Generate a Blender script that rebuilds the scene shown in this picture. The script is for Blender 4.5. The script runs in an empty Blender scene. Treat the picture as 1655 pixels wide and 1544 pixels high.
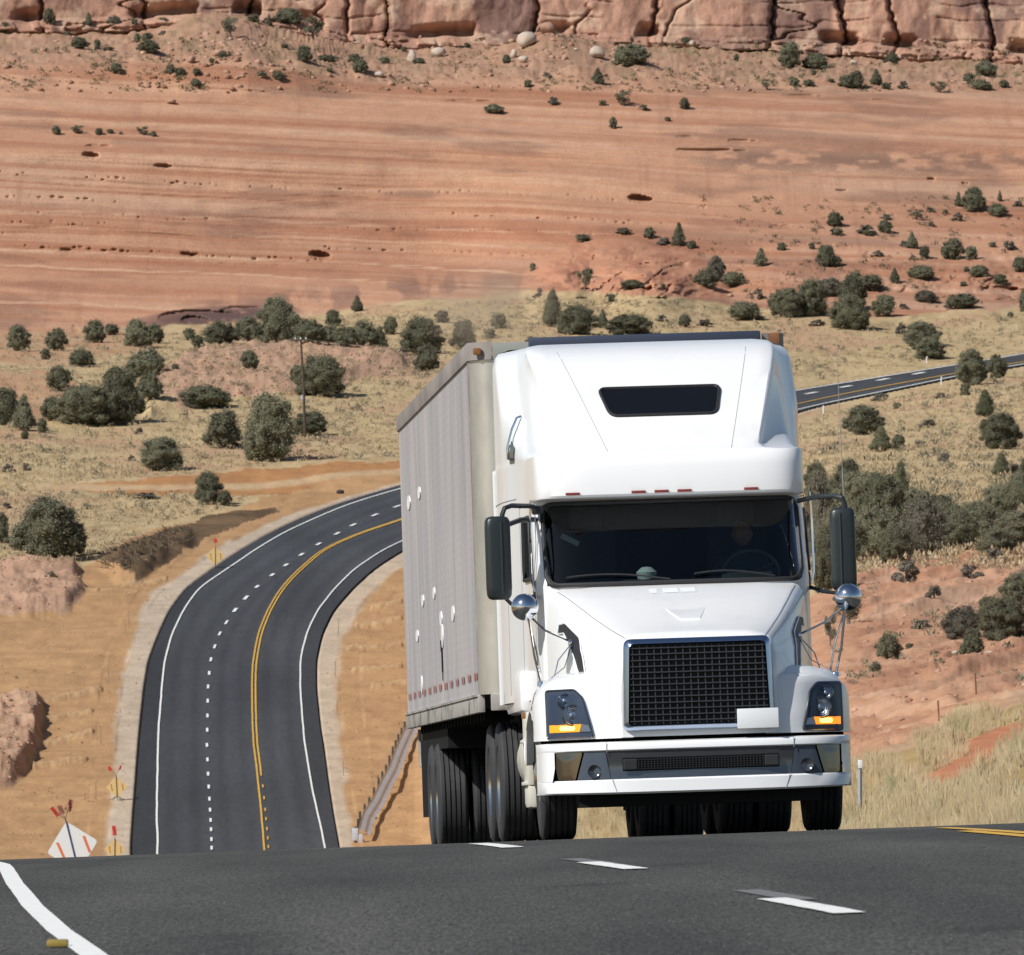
import bpy, bmesh, math, random
import numpy as np
from mathutils import Vector, Matrix
S = bpy.context.scene
COL = S.collection
# ------------------------------------------------------------------ camera, sky, sun, exposure
FPX, CX, CY = 15400.0, 827.5, 772.0          # focal length and centre in photo pixels
cam_d = bpy.data.cameras.new('camera'); cam = bpy.data.objects.new('camera', cam_d); COL.objects.link(cam)
cam_d.sensor_width = 36; cam_d.lens = FPX/1655*36
cam.location = (0, 0, 0); cam.rotation_euler = (math.radians(90), 0, 0)
cam_d.clip_start = 1; cam_d.clip_end = 9000
cam_d.dof.use_dof = True; cam_d.dof.focus_distance = 76.5; cam_d.dof.aperture_fstop = 30
S.camera = cam
SUN_EL, SUN_AZ = math.radians(41), math.radians(50)    # azimuth: left of straight behind the camera
sdir = Vector((-math.sin(SUN_AZ)*math.cos(SUN_EL), -math.cos(SUN_AZ)*math.cos(SUN_EL), math.sin(SUN_EL)))
W = bpy.data.worlds.new('World'); S.world = W; W.use_nodes = True
_n = W.node_tree.nodes; _l = W.node_tree.links
_sky = _n.new('ShaderNodeTexSky'); _sky.sky_type = 'NISHITA'; _sky.sun_disc = False
_sky.sun_elevation = SUN_EL; _sky.sun_rotation = math.atan2(sdir.x, sdir.y); _sky.air_density = 1.0; _sky.dust_density = 0.6
_bg = _n['Background']; _bg.inputs[1].default_value = 0.072
_l.new(_sky.outputs[0], _bg.inputs[0])
sl = bpy.data.lights.new('sun', 'SUN'); sl.energy = 4.6; sl.angle = math.radians(0.5); sl.color = (1.0, 0.965, 0.91)
sun = bpy.data.objects.new('sun', sl); COL.objects.link(sun)
sun.rotation_euler = sdir.to_track_quat('Z', 'Y').to_euler(); sun.location = (-60, -60, 60)
S.view_settings.view_transform = 'Standard'; S.view_settings.look = 'None'; S.view_settings.exposure = 0.12; S.view_settings.gamma = 1
# ------------------------------------------------------------------ helpers
rng = np.random.default_rng(7); random.seed(7)
def hsh(ix, iy, seed):
    n = (ix.astype(np.int64)*374761393 + iy.astype(np.int64)*668265263 + seed*974634777) & 0x7fffffff
    n = ((n ^ (n >> 13))*1274126177) & 0x7fffffff
    n = (n ^ (n >> 16)) & 0xffffff
    return n/float(0xffffff)
def vn(x, y, seed=0):
    x = np.asarray(x, float); y = np.asarray(y, float)
    ix = np.floor(x); iy = np.floor(y); fx = x-ix; fy = y-iy
    fx = fx*fx*(3-2*fx); fy = fy*fy*(3-2*fy)
    a = hsh(ix, iy, seed); b = hsh(ix+1, iy, seed); c = hsh(ix, iy+1, seed); d = hsh(ix+1, iy+1, seed)
    return (a*(1-fx)+b*fx)*(1-fy)+(c*(1-fx)+d*fx)*fy
def fbm(x, y, seed=0, o=4):
    s = 0; a = 1; t = 0
    for k in range(o):
        s = s + a*vn(x*2**k, y*2**k, seed+k*17); t += a; a *= .5
    return s/t*2-1
def ss(a, b, x):
    t = np.clip((x-a)/(b-a), 0, 1); return t*t*(3-2*t)
def srgb(r, g, b):
    f = lambda c: (c/255/12.92) if c/255 <= .04045 else ((c/255+.055)/1.055)**2.4
    return np.array([f(r), f(g), f(b)])
def tag(o, label=None, cat=None, group=None, kind=None):
    if label: o['label'] = label
    if cat: o['category'] = cat
    if group: o['group'] = group
    if kind: o['kind'] = kind
    return o
def link(name, me, mats=(), parent=None, smooth=False):
    o = bpy.data.objects.new(name, me); COL.objects.link(o)
    for m in (mats if isinstance(mats, (list, tuple)) else [mats]): me.materials.append(m)
    if parent is not None: o.parent = parent
    if smooth:
        me.polygons.foreach_set('use_smooth', [True]*len(me.polygons))
    return o
def mesh_np(name, V, Fq, colors=None, smooth=True):
    V = np.asarray(V, np.float32); Fq = np.asarray(Fq, np.int32)
    me = bpy.data.meshes.new(name); k = Fq.shape[1]
    me.vertices.add(len(V)); me.vertices.foreach_set('co', V.ravel())
    me.loops.add(Fq.size); me.loops.foreach_set('vertex_index', Fq.ravel())
    me.polygons.add(len(Fq)); me.polygons.foreach_set('loop_start', np.arange(len(Fq), dtype=np.int32)*k)
    me.update(calc_edges=True)
    if smooth: me.polygons.foreach_set('use_smooth', np.ones(len(Fq), bool))
    if colors is not None:
        c = np.ones((len(V), 4), np.float32); c[:, :3] = colors
        a = me.color_attributes.new('Col', 'FLOAT_COLOR', 'POINT'); a.data.foreach_set('color', c.ravel())
    me.update(); return me
def grid_faces(nr, nc):
    i = np.arange(nr-1)[:, None]*nc+np.arange(nc-1)[None, :]
    return np.stack([i, i+1, i+nc+1, i+nc], -1).reshape(-1, 4)
def empty(name, loc=(0, 0, 0), rz=0, parent=None):
    o = bpy.data.objects.new(name, None); COL.objects.link(o); o.location = loc; o.rotation_euler = (0, 0, rz); o.empty_display_size = .3
    if parent is not None: o.parent = parent
    return o
# ------------------------------------------------------------------ materials
def mat(name, col=(.5, .5, .5), rough=.6, metal=0, coat=0, emit=None, es=1, trans=0, noise=None, bump=None, spec=None, ior=None):
    m = bpy.data.materials.new(name); m.use_nodes = True; nt = m.node_tree; b = nt.nodes['Principled BSDF']
    b.inputs['Base Color'].default_value = (*col, 1); b.inputs['Roughness'].default_value = rough
    b.inputs['Metallic'].default_value = metal; b.inputs['Coat Weight'].default_value = coat; b.inputs['Coat Roughness'].default_value = .04
    if spec is not None: b.inputs['Specular IOR Level'].default_value = spec
    if trans: b.inputs['Transmission Weight'].default_value = trans
    if ior: b.inputs['IOR'].default_value = ior
    if emit is not None:
        b.inputs['Emission Color'].default_value = (*emit, 1); b.inputs['Emission Strength'].default_value = es
    tc = nt.nodes.new('ShaderNodeTexCoord')
    if noise:      # (scale, other colour, amount lo, hi, stretch)
        sc, c2, lo, hi, st = noise
        mp = nt.nodes.new('ShaderNodeMapping'); mp.inputs['Scale'].default_value = st
        nz = nt.nodes.new('ShaderNodeTexNoise'); nz.inputs['Scale'].default_value = sc; nz.inputs['Detail'].default_value = 6; nz.inputs['Roughness'].default_value = .65
        rp = nt.nodes.new('ShaderNodeMapRange'); rp.inputs[1].default_value = lo; rp.inputs[2].default_value = hi
        mx = nt.nodes.new('ShaderNodeMix'); mx.data_type = 'RGBA'; mx.inputs[6].default_value = (*col, 1); mx.inputs[7].default_value = (*c2, 1)
        nt.links.new(tc.outputs['Object'], mp.inputs[0]); nt.links.new(mp.outputs[0], nz.inputs['Vector']); nt.links.new(nz.outputs[0], rp.inputs[0])
        nt.links.new(rp.outputs[0], mx.inputs[0]); nt.links.new(mx.outputs[2], b.inputs['Base Color'])
    if bump:
        sc, stg, dist = bump
        nb = nt.nodes.new('ShaderNodeTexNoise'); nb.inputs['Scale'].default_value = sc; nb.inputs['Detail'].default_value = 5
        bp = nt.nodes.new('ShaderNodeBump'); bp.inputs['Strength'].default_value = stg; bp.inputs['Distance'].default_value = dist
        nt.links.new(tc.outputs['Object'], nb.inputs['Vector']); nt.links.new(nb.outputs[0], bp.inputs['Height']); nt.links.new(bp.outputs[0], b.inputs['Normal'])
    return m
def vcol_mat(name, rough=.9, nscale=1.2, namt=.25, bump=(1.0, .3, .3), spec=.2, rand=0.0, trans=0):
    m = bpy.data.materials.new(name); m.use_nodes = True; nt = m.node_tree; b = nt.nodes['Principled BSDF']
    b.inputs['Roughness'].default_value = rough; b.inputs['Specular IOR Level'].default_value = spec
    at = nt.nodes.new('ShaderNodeAttribute'); at.attribute_name = 'Col'
    tc = nt.nodes.new('ShaderNodeTexCoord')
    nz = nt.nodes.new('ShaderNodeTexNoise'); nz.inputs['Scale'].default_value = nscale; nz.inputs['Detail'].default_value = 8; nz.inputs['Roughness'].default_value = .7
    rp = nt.nodes.new('ShaderNodeMapRange'); rp.inputs[1].default_value = .3; rp.inputs[2].default_value = .7
    rp.inputs[3].default_value = 1-namt; rp.inputs[4].default_value = 1+namt
    vm = nt.nodes.new('ShaderNodeVectorMath'); vm.operation = 'SCALE'
    nt.links.new(tc.outputs['Object'], nz.inputs['Vector']); nt.links.new(nz.outputs[0], rp.inputs[0])
    nt.links.new(at.outputs['Color'], vm.inputs[0]); nt.links.new(rp.outputs[0], vm.inputs['Scale'])
    out = vm.outputs[0]
    if rand:
        oi = nt.nodes.new('ShaderNodeObjectInfo'); r2 = nt.nodes.new('ShaderNodeMapRange'); r2.inputs[3].default_value = 1-rand; r2.inputs[4].default_value = 1+rand
        v2 = nt.nodes.new('ShaderNodeVectorMath'); v2.operation = 'SCALE'
        nt.links.new(oi.outputs['Random'], r2.inputs[0]); nt.links.new(out, v2.inputs[0]); nt.links.new(r2.outputs[0], v2.inputs['Scale']); out = v2.outputs[0]
    nt.links.new(out, b.inputs['Base Color'])
    if bump:
        nb = nt.nodes.new('ShaderNodeTexNoise'); nb.inputs['Scale'].default_value = bump[0]; nb.inputs['Detail'].default_value = 6
        bp = nt.nodes.new('ShaderNodeBump'); bp.inputs['Strength'].default_value = bump[1]; bp.inputs['Distance'].default_value = bump[2]
        nt.links.new(tc.outputs['Object'], nb.inputs['Vector']); nt.links.new(nb.outputs[0], bp.inputs['Height']); nt.links.new(bp.outputs[0], b.inputs['Normal'])
    if trans:
        tr = nt.nodes.new('ShaderNodeBsdfTranslucent'); ms = nt.nodes.new('ShaderNodeMixShader'); ms.inputs[0].default_value = trans
        nt.links.new(out, tr.inputs[0]); nt.links.new(b.outputs[0], ms.inputs[1]); nt.links.new(tr.outputs[0], ms.inputs[2])
        nt.links.new(ms.outputs[0], nt.nodes['Material Output'].inputs[0])
    return m
# ------------------------------------------------------------------ terrain: heights laid out as distance / elevation profiles
def P3(px, py, d): return np.stack([(px-CX)/FPX*d, d+0*px, -(py-CY)/FPX*d], -1)
def Lc(base, db):
    r = [(1395, 605), (1370, 633), (1200, 695), (1113, 732), (1000, 790), (900, 854), (845, 924), (800, 965), (740, 1010), (690, 1060), (640, 1110), (600, 1160)]
    if base < 545: r.append((560, 1160+(db-1160)*.45))
    return r+[(base, db), (430, db+26), (330, db+40), (240, db+52), (120, db+92), (80, db+160), (76, db+163), (-40, db+168), (-60, db+200), (-260, db+320)]
COLS = [(-700, Lc(540, 1300)), (0, Lc(536, 1318)), (250, Lc(530, 1325)), (400, Lc(515, 1330)), (560, Lc(497, 1335)), (700, Lc(470, 1340)),
 (900, [(1395, 240), (1340, 275), (1300, 300), (1200, 360), (1100, 430), (1000, 520), (900, 640), (800, 780), (700, 1000), (640, 1090), (600, 1150), (560, 1230), (500, 1315), (465, 1345), (240, 1396), (120, 1437), (80, 1505), (76, 1508), (-40, 1513), (-60, 1545), (-260, 1660)]),
 (1360, [(1395, 155), (1340, 175), (1250, 200), (1200, 225), (1170, 250), (1130, 275), (1100, 300), (1000, 370), (940, 440), (900, 500), (800, 620), (740, 760), (700, 880), (664, 1090), (640, 1140), (620, 1180), (600, 1210), (560, 1255), (520, 1295), (480, 1325), (400, 1358), (330, 1385), (240, 1405), (120, 1450), (80, 1518), (76, 1521), (-40, 1526), (-60, 1558), (-260, 1680)]),
 (1655, [(1395, 118), (1345, 133), (1250, 160), (1200, 180), (1130, 210), (1110, 235), (1080, 290), (1000, 350), (940, 420), (900, 470), (800, 600), (740, 740), (700, 850), (650, 1000), (600, 1180), (575, 1225), (540, 1278), (490, 1328), (400, 1368), (330, 1395), (240, 1414), (120, 1458), (80, 1526), (76, 1529), (-40, 1534), (-60, 1566), (-260, 1690)]),
 (2400, [(1395, 95), (1345, 105), (1200, 150), (1080, 240), (900, 440), (700, 850), (575, 1225), (490, 1328), (400, 1368), (330, 1395), (240, 1414), (120, 1458), (80, 1526), (76, 1529), (-40, 1534), (-60, 1566), (-260, 1690)])]
_vg = np.arange(-300, 1400, 1.0)
_tab = []
for cx_, rows in COLS:
    r = sorted(rows); y = np.interp(_vg, [a for a, b in r], [b for a, b in r])
    k = np.ones(25)/25; ysm = np.convolve(np.pad(y, 12, mode='edge'), k, 'valid')
    ysm[_vg < 130] = y[_vg < 130]
    _tab.append(ysm)
_tab = np.array(_tab); _cx0 = np.array([c[0] for c in COLS], float)
_cx = np.arange(-700, 2401, 10.0); _dense = []
for x_ in _cx:
    i = min(max(int(np.searchsorted(_cx0, x_))-1, 0), len(_cx0)-2); t = min(max((x_-_cx0[i])/(_cx0[i+1]-_cx0[i]), 0), 1)
    _dense.append(_tab[i]*(1-t)+_tab[i+1]*t)
_dense = np.array(_dense)
def _blur(A, n):
    k = np.hanning(n+2)[1:-1]; k /= k.sum(); Pd = np.pad(A, ((n//2, n//2), (0, 0)), mode='edge'); return sum(k[j]*Pd[j:j+len(A)] for j in range(n))
_b1 = _blur(_dense, 31); _b2 = _blur(_dense, 9)
_wt = ss(560, 480, _vg)[None, :]      # wider blending on the far slopes
_tab = _b1*_wt+_b2*(1-_wt)
def vwarp(px, v):     # the foot of the wall climbs to the left and drops to the right
    wf = np.interp(px, [-700, 0, 200, 300, 400, 480, 560, 640, 860, 1060, 1250, 1400, 1655, 2400], [50, 54, 50, 42, 40, 52, 72, 80, 74, 76, 84, 92, 103, 108])
    return v+(78-wf)*ss(195, 98, v)
def Dbase(px, v):
    px = np.asarray(px, float); v = vwarp(px, np.asarray(v, float)); v = np.clip(np.asarray(v, float), -299, 1398)
    i = np.clip(np.searchsorted(_cx, px)-1, 0, len(_cx)-2)
    t = np.clip((px-_cx[i])/(_cx[i+1]-_cx[i]), 0, 1)
    j = (v+300).astype(int); f = v+300-j
    a = _tab[i, j]*(1-f)+_tab[i, j+1]*f; b = _tab[i+1, j]*(1-f)+_tab[i+1, j+1]*f
    return a*(1-t)+b*t
def baseline(px):   # row where the bare rock face meets the grass flat
    return np.interp(px, [-700, 0, 120, 250, 400, 480, 560, 700, 830, 900, 1100, 1250, 1400, 1655, 2400], [545, 540, 533, 530, 520, 508, 502, 488, 476, 474, 482, 505, 520, 500, 500])
# the valley road: six lines (edge, white, dashes, yellow, white, edge) by row
RD = np.array([[1450, 228, 260, 352, 442, 537, 560], [1385, 214, 254, 342, 430, 527, 549], [1364, 214, 255, 342, 429, 524, 546], [1320, 217, 253, 340, 425, 514, 538],
 [1269, 221, 254, 337, 420, 503, 530], [1201, 226, 255.5, 334, 412, 492, 521], [1179, 228, 256, 335, 410.5, 490, 517], [1112, 235, 261.5, 336, 409, 485, 510],
 [1068, 242, 266, 340, 411, 485.5, 510], [1026, 258, 278, 354, 419, 495, 519], [988, 275, 296, 379, 434, 513, 537], [951, 302, 322, 413, 456, 542, 569],
 [919, 345, 370, 456, 487, 575, 604], [888, 392, 415, 502, 524, 622, 653], [860, 440, 462, 552, 588, 685, 715], [843, 475, 500, 583, 645, 725, 755], [820, 530, 552, 640, 700, 785, 815],
 [800, 592, 614, 700, 765, 850, 880], [740, 810, 835, 910, 980, 1060, 1090], [700, 960, 985, 1060, 1120, 1190, 1220], [664, 1100, 1115, 1190, 1245, 1280, 1289],
 [637, 1248, 1258, 1311, 1367, 1410, 1418], [626.5, 1313, 1323, 1367, 1424, 1461, 1469], [615, 1384, 1394, 1427, 1487, 1516, 1524], [605, 1447, 1457, 1485, 1542, 1564, 1572],
 [590, 1540, 1550, 1570, 1630, 1650, 1660], [575, 1633, 1643, 1665, 1720, 1740, 1750], [565, 1700, 1710, 1735, 1785, 1805, 1815]], float)[::-1]
_rv = np.arange(540, 1480, 1.0); _rk = np.hanning(43)[1:-1]; _rk /= _rk.sum()
_rt = [None]+[np.convolve(np.pad(np.interp(_rv, RD[:, 0], RD[:, k]), 20, mode='reflect', reflect_type='odd'), _rk, 'valid') for k in range(1, 7)]
def rdx(v, k): return np.interp(v, _rv, _rt[k])
def inpoly(px, py, poly):
    r = np.zeros(px.shape, bool); n = len(poly)
    for i in range(n):
        x1, y1 = poly[i]; x2, y2 = poly[(i+1) % n]
        if y1 == y2: continue
        c = ((y1 > py) != (y2 > py)) & (px < (x2-x1)*(py-y1)/(y2-y1)+x1); r ^= c
    return r
BANK_TOP = lambda px: np.interp(px, [900, 1360, 1400, 1500, 1560, 1655, 2400], [1300, 1255, 1240, 1200, 1168, 1140, 1100])
CRACKS = [-400, -180, 70, 235, 402, 560, 626, 862, 1057, 1242, 1358, 1443, 1600, 1850, 2200, 2420]
CAVES = [(1035, 321, 20, 6, 3), (517, 412, 18, 6, 3), (147, 251, 14, 5, 2), (263, 268, 14, 3.5, 1.5), (305, 411, 13, 3, 1.2), (107, 404, 10, 2.5, 1), (350, 517, 95, 15, 2.2), (415, 506, 60, 11, 1.8), (318, 520, 26, 9, 3),
 (122, 533, 6, 8, 2), (1265, 366, 22, 3, 1), (760, 164, 40, 2.5, 1), (1150, 243, 60, 3, 1.5), (1200, 228, 25, 3, 1.2), (1110, 222, 18, 3, 1.2), (1300, 152, 35, 3, 1.2), (1400, 158, 80, 3, 1), (1270, 430, 20, 3, 1), (1625, 470, 40, 7, 3),
 (1560, 297, 6, 2.5, 1), (1505, 290, 7, 2.5, 1), (1360, 308, 10, 2, 1), (160, 236, 22, 2.5, 1)]
def features(px, v, d):
    """relief: metres towards the viewer and metres up"""
    X = (px-CX)/FPX*d; Z = -(v-CY)/FPX*d; v = vwarp(px, v)
    bl = baseline(px)+6*fbm(px/40, v*0, 5)
    dd = np.zeros_like(d); dz = np.zeros_like(d)
    rock = ss(0, 8, bl-v)*ss(88, 100, v)
    e = Z+0.045*X+1.0*fbm(X/40, Z/14, 21, 3)
    fine_ = np.abs(fbm(e*1.3, X/80, 34, 2)); bed = .16*ss(.25, .0, fine_)+1.5*fbm(e*.22, X/160, 31, 2)+.55*fbm(e*.9, X/60, 32, 2)+.22*fbm(e*2.6, X/25, 33, 2)
    dd += rock*bed*1.1
    dd += rock*1.8*fbm(X/22, Z/9, 41, 4)
    # rows of weathering pits along beds
    for ek, sd in ((35.0, 1), (37.2, 2), (31.6, 3), (33.4, 4), (40.6, 5), (29.6, 6)):
        cxx = X/1.1; ic = np.floor(cxx); jx_ = hsh(ic, ic*0+sd, 3); ok = (hsh(ic, ic*0+sd, 4) > .35) & (vn(X/16, Z*0+ek, 77) > .48)
        rr_ = .12+.32*hsh(ic, ic*0+sd, 6)**2; q = ((cxx-ic-.25-.5*jx_)*1.1/rr_)**2+((e-ek-.5*(hsh(ic, ic*0+sd, 8)-.5))/(rr_*.45))**2
        dd -= rock*ok*.7*np.clip(1-q, 0, 1)**.5
    for cx0, cy0, rx, ry, dp in CAVES:
        q = ((px-cx0)/rx)**2+((v-cy0-.25*ry*np.sin((px-cx0)/rx*2))/ry)**2
        dd -= dp*np.clip(1-q, 0, 1)**.35
    # outcrop dome on the right
    for cx0, cy0, rx, ry, hgt in ((990, 476, 135, 96, 20), (1080, 478, 100, 80, 15), (895, 474, 55, 62, 11), (1290, 470, 120, 70, 8), (1480, 470, 160, 90, 8), (1640, 480, 120, 110, 10)):
        q = ((px-cx0)/rx)**2+((v-cy0)/ry)**2
        up = np.clip(1-q, 0, 1)**1.1; q2 = ((px-cx0)/rx)**2; dn = np.clip(1-q2, 0, 1)**1.1*ss(70, 0, v-cy0)
        dd += hgt*np.where(v > cy0, dn, up)*(1+(.26*fbm(px/26, v/12, 13, 4)-.10*np.exp(-(fbm(px/34+v/40, v/22, 14, 2)/.05)**2))*(v < cy0+4))
    # bench of talus below the wall
    tal = ss(150, 115, v)*ss(72, 84, v)
    dz += tal*(1.2*fbm(X/5, d/6, 51, 4)+.5*np.abs(fbm(X/1.6, d/2, 52, 3)))
    dz += tal*2.2*np.exp(-((px-345)/70)**2-((v-90)/24)**2)+tal*3*np.exp(-((px-900)/90)**2-((v-95)/18)**2)
    # wall
    cl = ss(82, 76, v)
    pxw = px+14*fbm(v/30, px/200, 61, 3)+5*fbm(v/9, px/60, 62, 2)
    cr = np.array(CRACKS, float); i = np.clip(np.searchsorted(cr, pxw)-1, 0, len(cr)-2)
    t = np.clip((pxw-cr[i])/(cr[i+1]-cr[i]), 0, 1)
    off = hsh(i, i*0, 5)*2.2; near_ = np.minimum(np.abs(pxw-cr[i]), np.abs(pxw-cr[i+1]))
    bul = off+2.6*(t-.5)*(hsh(i, i*0, 8)-.5)*2-2.6*np.exp(-(near_/3.2)**2)
    bul = bul+2.2*np.abs(fbm(X/17+Z/40, Z/19, 71, 3))+1.8*fbm(X/26, Z/15, 72, 2)+1.0*np.abs(fbm(X/5, Z/7, 74, 3))+.3*fbm(X/1.6, Z/2.2, 73, 3)
    bul = bul-1.4*np.exp(-((np.abs(((X-.5*Z*np.sign(np.sin(X/31)))/17+.5*fbm(Z/4, X/30, 76, 3)) % 1-.5))/.016)**2)*ss(.45, .6, vn(X/12, Z/9, 78))
    bul = bul-.4*np.exp(-((np.abs((Z/3.1+.5*fbm(X/9, Z/3, 79, 3)) % 1-.5))/.05)**2)*ss(.5, .62, vn(X/9, Z/5, 80))
    # undercuts near the foot
    und = ss(34, 58, v)*ss(.5, .72, vn(pxw/50, v*0, 91))*3.6
    bul = bul-und*ss(66, 60, v)
    bul = bul+ss(58, 62, v+4*fbm(px/30, v*0, 6))*3.0+.9*ss(66, 69, v+3*fbm(px/20, v*0, 7))+.6*(np.abs((v-70)/2-np.round((v-70)/2)) < .0)
    blk = ss(56, 60, v)*(hsh(np.floor(pxw/27), np.floor(v/9), 15)-.5)*1.6
    dd += cl*(bul+blk)
    # gentle ground
    flat = 1-np.clip(rock+cl+tal, 0, 1)
    dr = .5*roadmask(px, v, 70)+.5*roadmask(px, v, 35)
    rough = .35*fbm(X/9, d/12, 81, 3)+.10*fbm(X/1.5, d/4, 83, 2)
    dz += flat*(1-dr)*rough*np.clip(d/700, .35, 1.2)
    return dd, dz
def roadmask(px, v, grow=0):
    a = rdx(v, 1)-grow; b = rdx(v, 6)+grow; g = 6.0
    m = ss(-g, 0, px-a)*ss(-g, 0, b-px)
    return m*(v < 1460)*(v > 560)
def ledges(px, v, d):
    """rocky banks beside the road cut, as extra height"""
    dz = np.zeros_like(d)
    def led(poly, h, sc, s):
        nx = px+9*fbm(px/25, v/12, s, 3); ny = v+5*fbm(px/30, v/14, s+4, 3)
        m = inpoly(nx, ny, poly).astype(float)
        for ax in (0, 1):
            k = 3 if ax else 3; P_ = np.cumsum(np.pad(m, [(k+1, k) if a_ == ax else (0, 0) for a_ in (0, 1)], mode='edge'), axis=ax); n_ = m.shape[ax]
            m = (np.take(P_, np.arange(2*k+1, n_+2*k+1), ax)-np.take(P_, np.arange(0, n_), ax))/(2*k+1)
        st = .5+.5*fbm(px/110, v/11, s+8, 3); q = st*6; st = (np.floor(q)+ss(.25, .6, q-np.floor(q)))/6
        return m*(h*(.25+.6*st)+sc*.6*fbm(px/22, v/7, s+9, 4))
    dz += led([(-60, 918), (120, 914), (135, 950), (110, 985), (-60, 1000)], 1.5, .7, 101)
    dz += led([(-60, 1150), (30, 1128), (66, 1136), (62, 1200), (45, 1235), (20, 1268), (-60, 1280)], 2.3, .8, 111)
    dz += led([(232, 640), (262, 606), (330, 572), (480, 562), (640, 570), (652, 590), (600, 600), (470, 640), (420, 640), (300, 655), (235, 675)], 2.3, .9, 121)
    dz += led([(165, 908), (235, 880), (300, 860), (312, 880), (225, 935), (195, 942)], 1.2, .6, 131)
    dz += led([(1340, 960), (1420, 925), (1655, 870), (1655, 930), (1500, 985), (1400, 1010)], .3, .2, 141)
    sl = ss(1300, 1345, px)*ss(905, 940, v)*ss(0, 14, BANK_TOP(px)-v); g = np.abs(fbm((v-.22*(px-1400)*-1)/13, px/160, 161, 3)); dz += sl*(.16*ss(.30, .0, g)+.10*fbm(px/30, v/9, 163, 4))
    dz += led([(1480, 1090), (1560, 1060), (1700, 1000), (1700, 1040), (1600, 1090), (1500, 1100)], .3, .2, 151)
    return dz
# ---- build the sheet
pxs = np.concatenate([np.linspace(-3400, -745, 60), np.linspace(-700, -70, 60), np.arange(-60, 1716, 1.9), np.linspace(1726, 2400, 60), np.linspace(2450, 5200, 60)])
vs = np.concatenate([np.linspace(-255, -45, 30), np.arange(-40, 1396, 1.9)])
def ground_point(px, v):
    """surface point for a bearing / profile row"""
    px = np.atleast_1d(np.asarray(px, float)); v = np.atleast_1d(np.asarray(v, float))
    j = np.clip(np.searchsorted(pxs, px)-1, 0, len(pxs)-2); i = np.clip(np.searchsorted(vs, v)-1, 0, len(vs)-2)
    a = np.clip((px-pxs[j])/(pxs[j+1]-pxs[j]), 0, 1)[:, None]; b = np.clip((v-vs[i])/(vs[i+1]-vs[i]), 0, 1)[:, None]
    return (G[i, j]*(1-a)+G[i, j+1]*a)*(1-b)+(G[i+1, j]*(1-a)+G[i+1, j+1]*a)*b
PX, VV = np.meshgrid(pxs, vs)
D0 = Dbase(PX, VV)
DD, DZ = features(PX, VV, D0); DZ += ledges(PX, VV, D0)
DZ -= roadmask(PX, VV, -1)*.45
G = P3(PX, VV, D0-DD); G[..., 2] += DZ
# hidden descent from the crest down to the valley floor, and the near ground round the camera
def zroad(d):
    return np.interp(d, [-60, 0, 20, 32.3, 38, 44.5, 50, 56.7, 66, 75.7, 85, 95, 120, 160, 250, 350, 500, 600, 633, 700], [-.45, -.95, -1.24, -1.530, -1.680, -1.855, -2.02, -2.212, -2.530, -2.885, -3.285, -3.74, -4.93, -6.85, -11.0, -15.3, -21.3, -24.7, -25.2, -20.])
_dz = np.linspace(-60, 700, 1521); _zz = np.convolve(np.pad(zroad(_dz), 8, mode='edge'), np.ones(17)/17, 'valid')
def zroad_s(d): return np.interp(d, _dz, _zz)
def xroad_c(d): return 3.2-.052*(d-70)*ss(0, 1, (d+60)/60.)*1.0 if np.isscalar(d) else 3.2-.036*(d-70)
def rsurf(X, d):   # crest road with its cross slope
    return zroad_s(d)+.036*np.clip(X, -14, 14)*ss(260, 120, d)
last = G[-1]; rows2 = []
for t in np.linspace(0, 1, 46)[1:]:
    dl = last[:, 1]; d = dl*(1-t)+62*t
    X = (pxs-CX)/FPX*d
    z0 = last[:, 2]; zt = rsurf(X, d)-.35-.3*ss(8, 40, np.abs(X-xroad_c(d)))
    z = z0*(1-ss(0, .12, t))+np.minimum(zt, -(1405-CY)/FPX*d+0*z0)*ss(0, .12, t)
    rows2.append(np.stack([X, d, z], -1))
G2 = np.concatenate([G, np.array(rows2)], 0)
nr, nc = G2.shape[:2]
# ---- albedo
X = G[..., 0]; Y = G[..., 1]; Z = G[..., 2]
n1 = fbm(X/6, Y/9, 201, 4); n2 = fbm(X/1.3, Y/2.0, 203, 4); n3 = fbm(X/30, Y/40, 205, 3)
def mixc(c, col, m): m = np.clip(m, 0, 1)[..., None]; return c*(1-m)+np.asarray(col)*m
grassA = srgb(216, 190, 148); grassB = srgb(190, 160, 118); grassC = srgb(200, 158, 128)
C = np.ones(X.shape+(3,))*grassA
C = mixc(C, grassB, .5+.9*n2); C = mixc(C, grassC, ss(.05, .5, n1+n3)*.75); C = mixc(C, srgb(150, 132, 98), ss(.2, .6, fbm(X/2.2, Y/3.5, 207, 3))*.6)
jx = PX+8*fbm(PX/22, VV/10, 211, 4); jy = VV+6*fbm(PX/40, VV/9, 213, 4)
def paint(poly, col, amt=1.0, col2=None):
    global C
    m = inpoly(jx, jy, poly).astype(float)*amt
    c = np.ones_like(C)*col
    if col2 is not None: c = mixc(c, col2, .5+1.1*fbm(PX/60, VV/5, 219, 4))
    m3 = m[..., None]; C = C*(1-m3)+c*m3
dirt = srgb(203, 158, 112); dirt2 = srgb(190, 146, 104); gravel = srgb(208, 186, 165); pink = srgb(206, 164, 138); pink2 = srgb(184, 132, 110); soil = srgb(196, 134, 104)
paint([(-900, 590), (110, 600), (135, 640), (90, 680), (-900, 690)], soil, .7, grassC)
paint([(-900, 540), (240, 535), (250, 560), (110, 590), (-900, 580)], soil, .6, grassC)
paint([(228, 650), (262, 604), (330, 570), (480, 560), (660, 568), (680, 600), (600, 612), (470, 642), (400, 645), (300, 665)], pink, 1, srgb(190, 150, 124))
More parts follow.
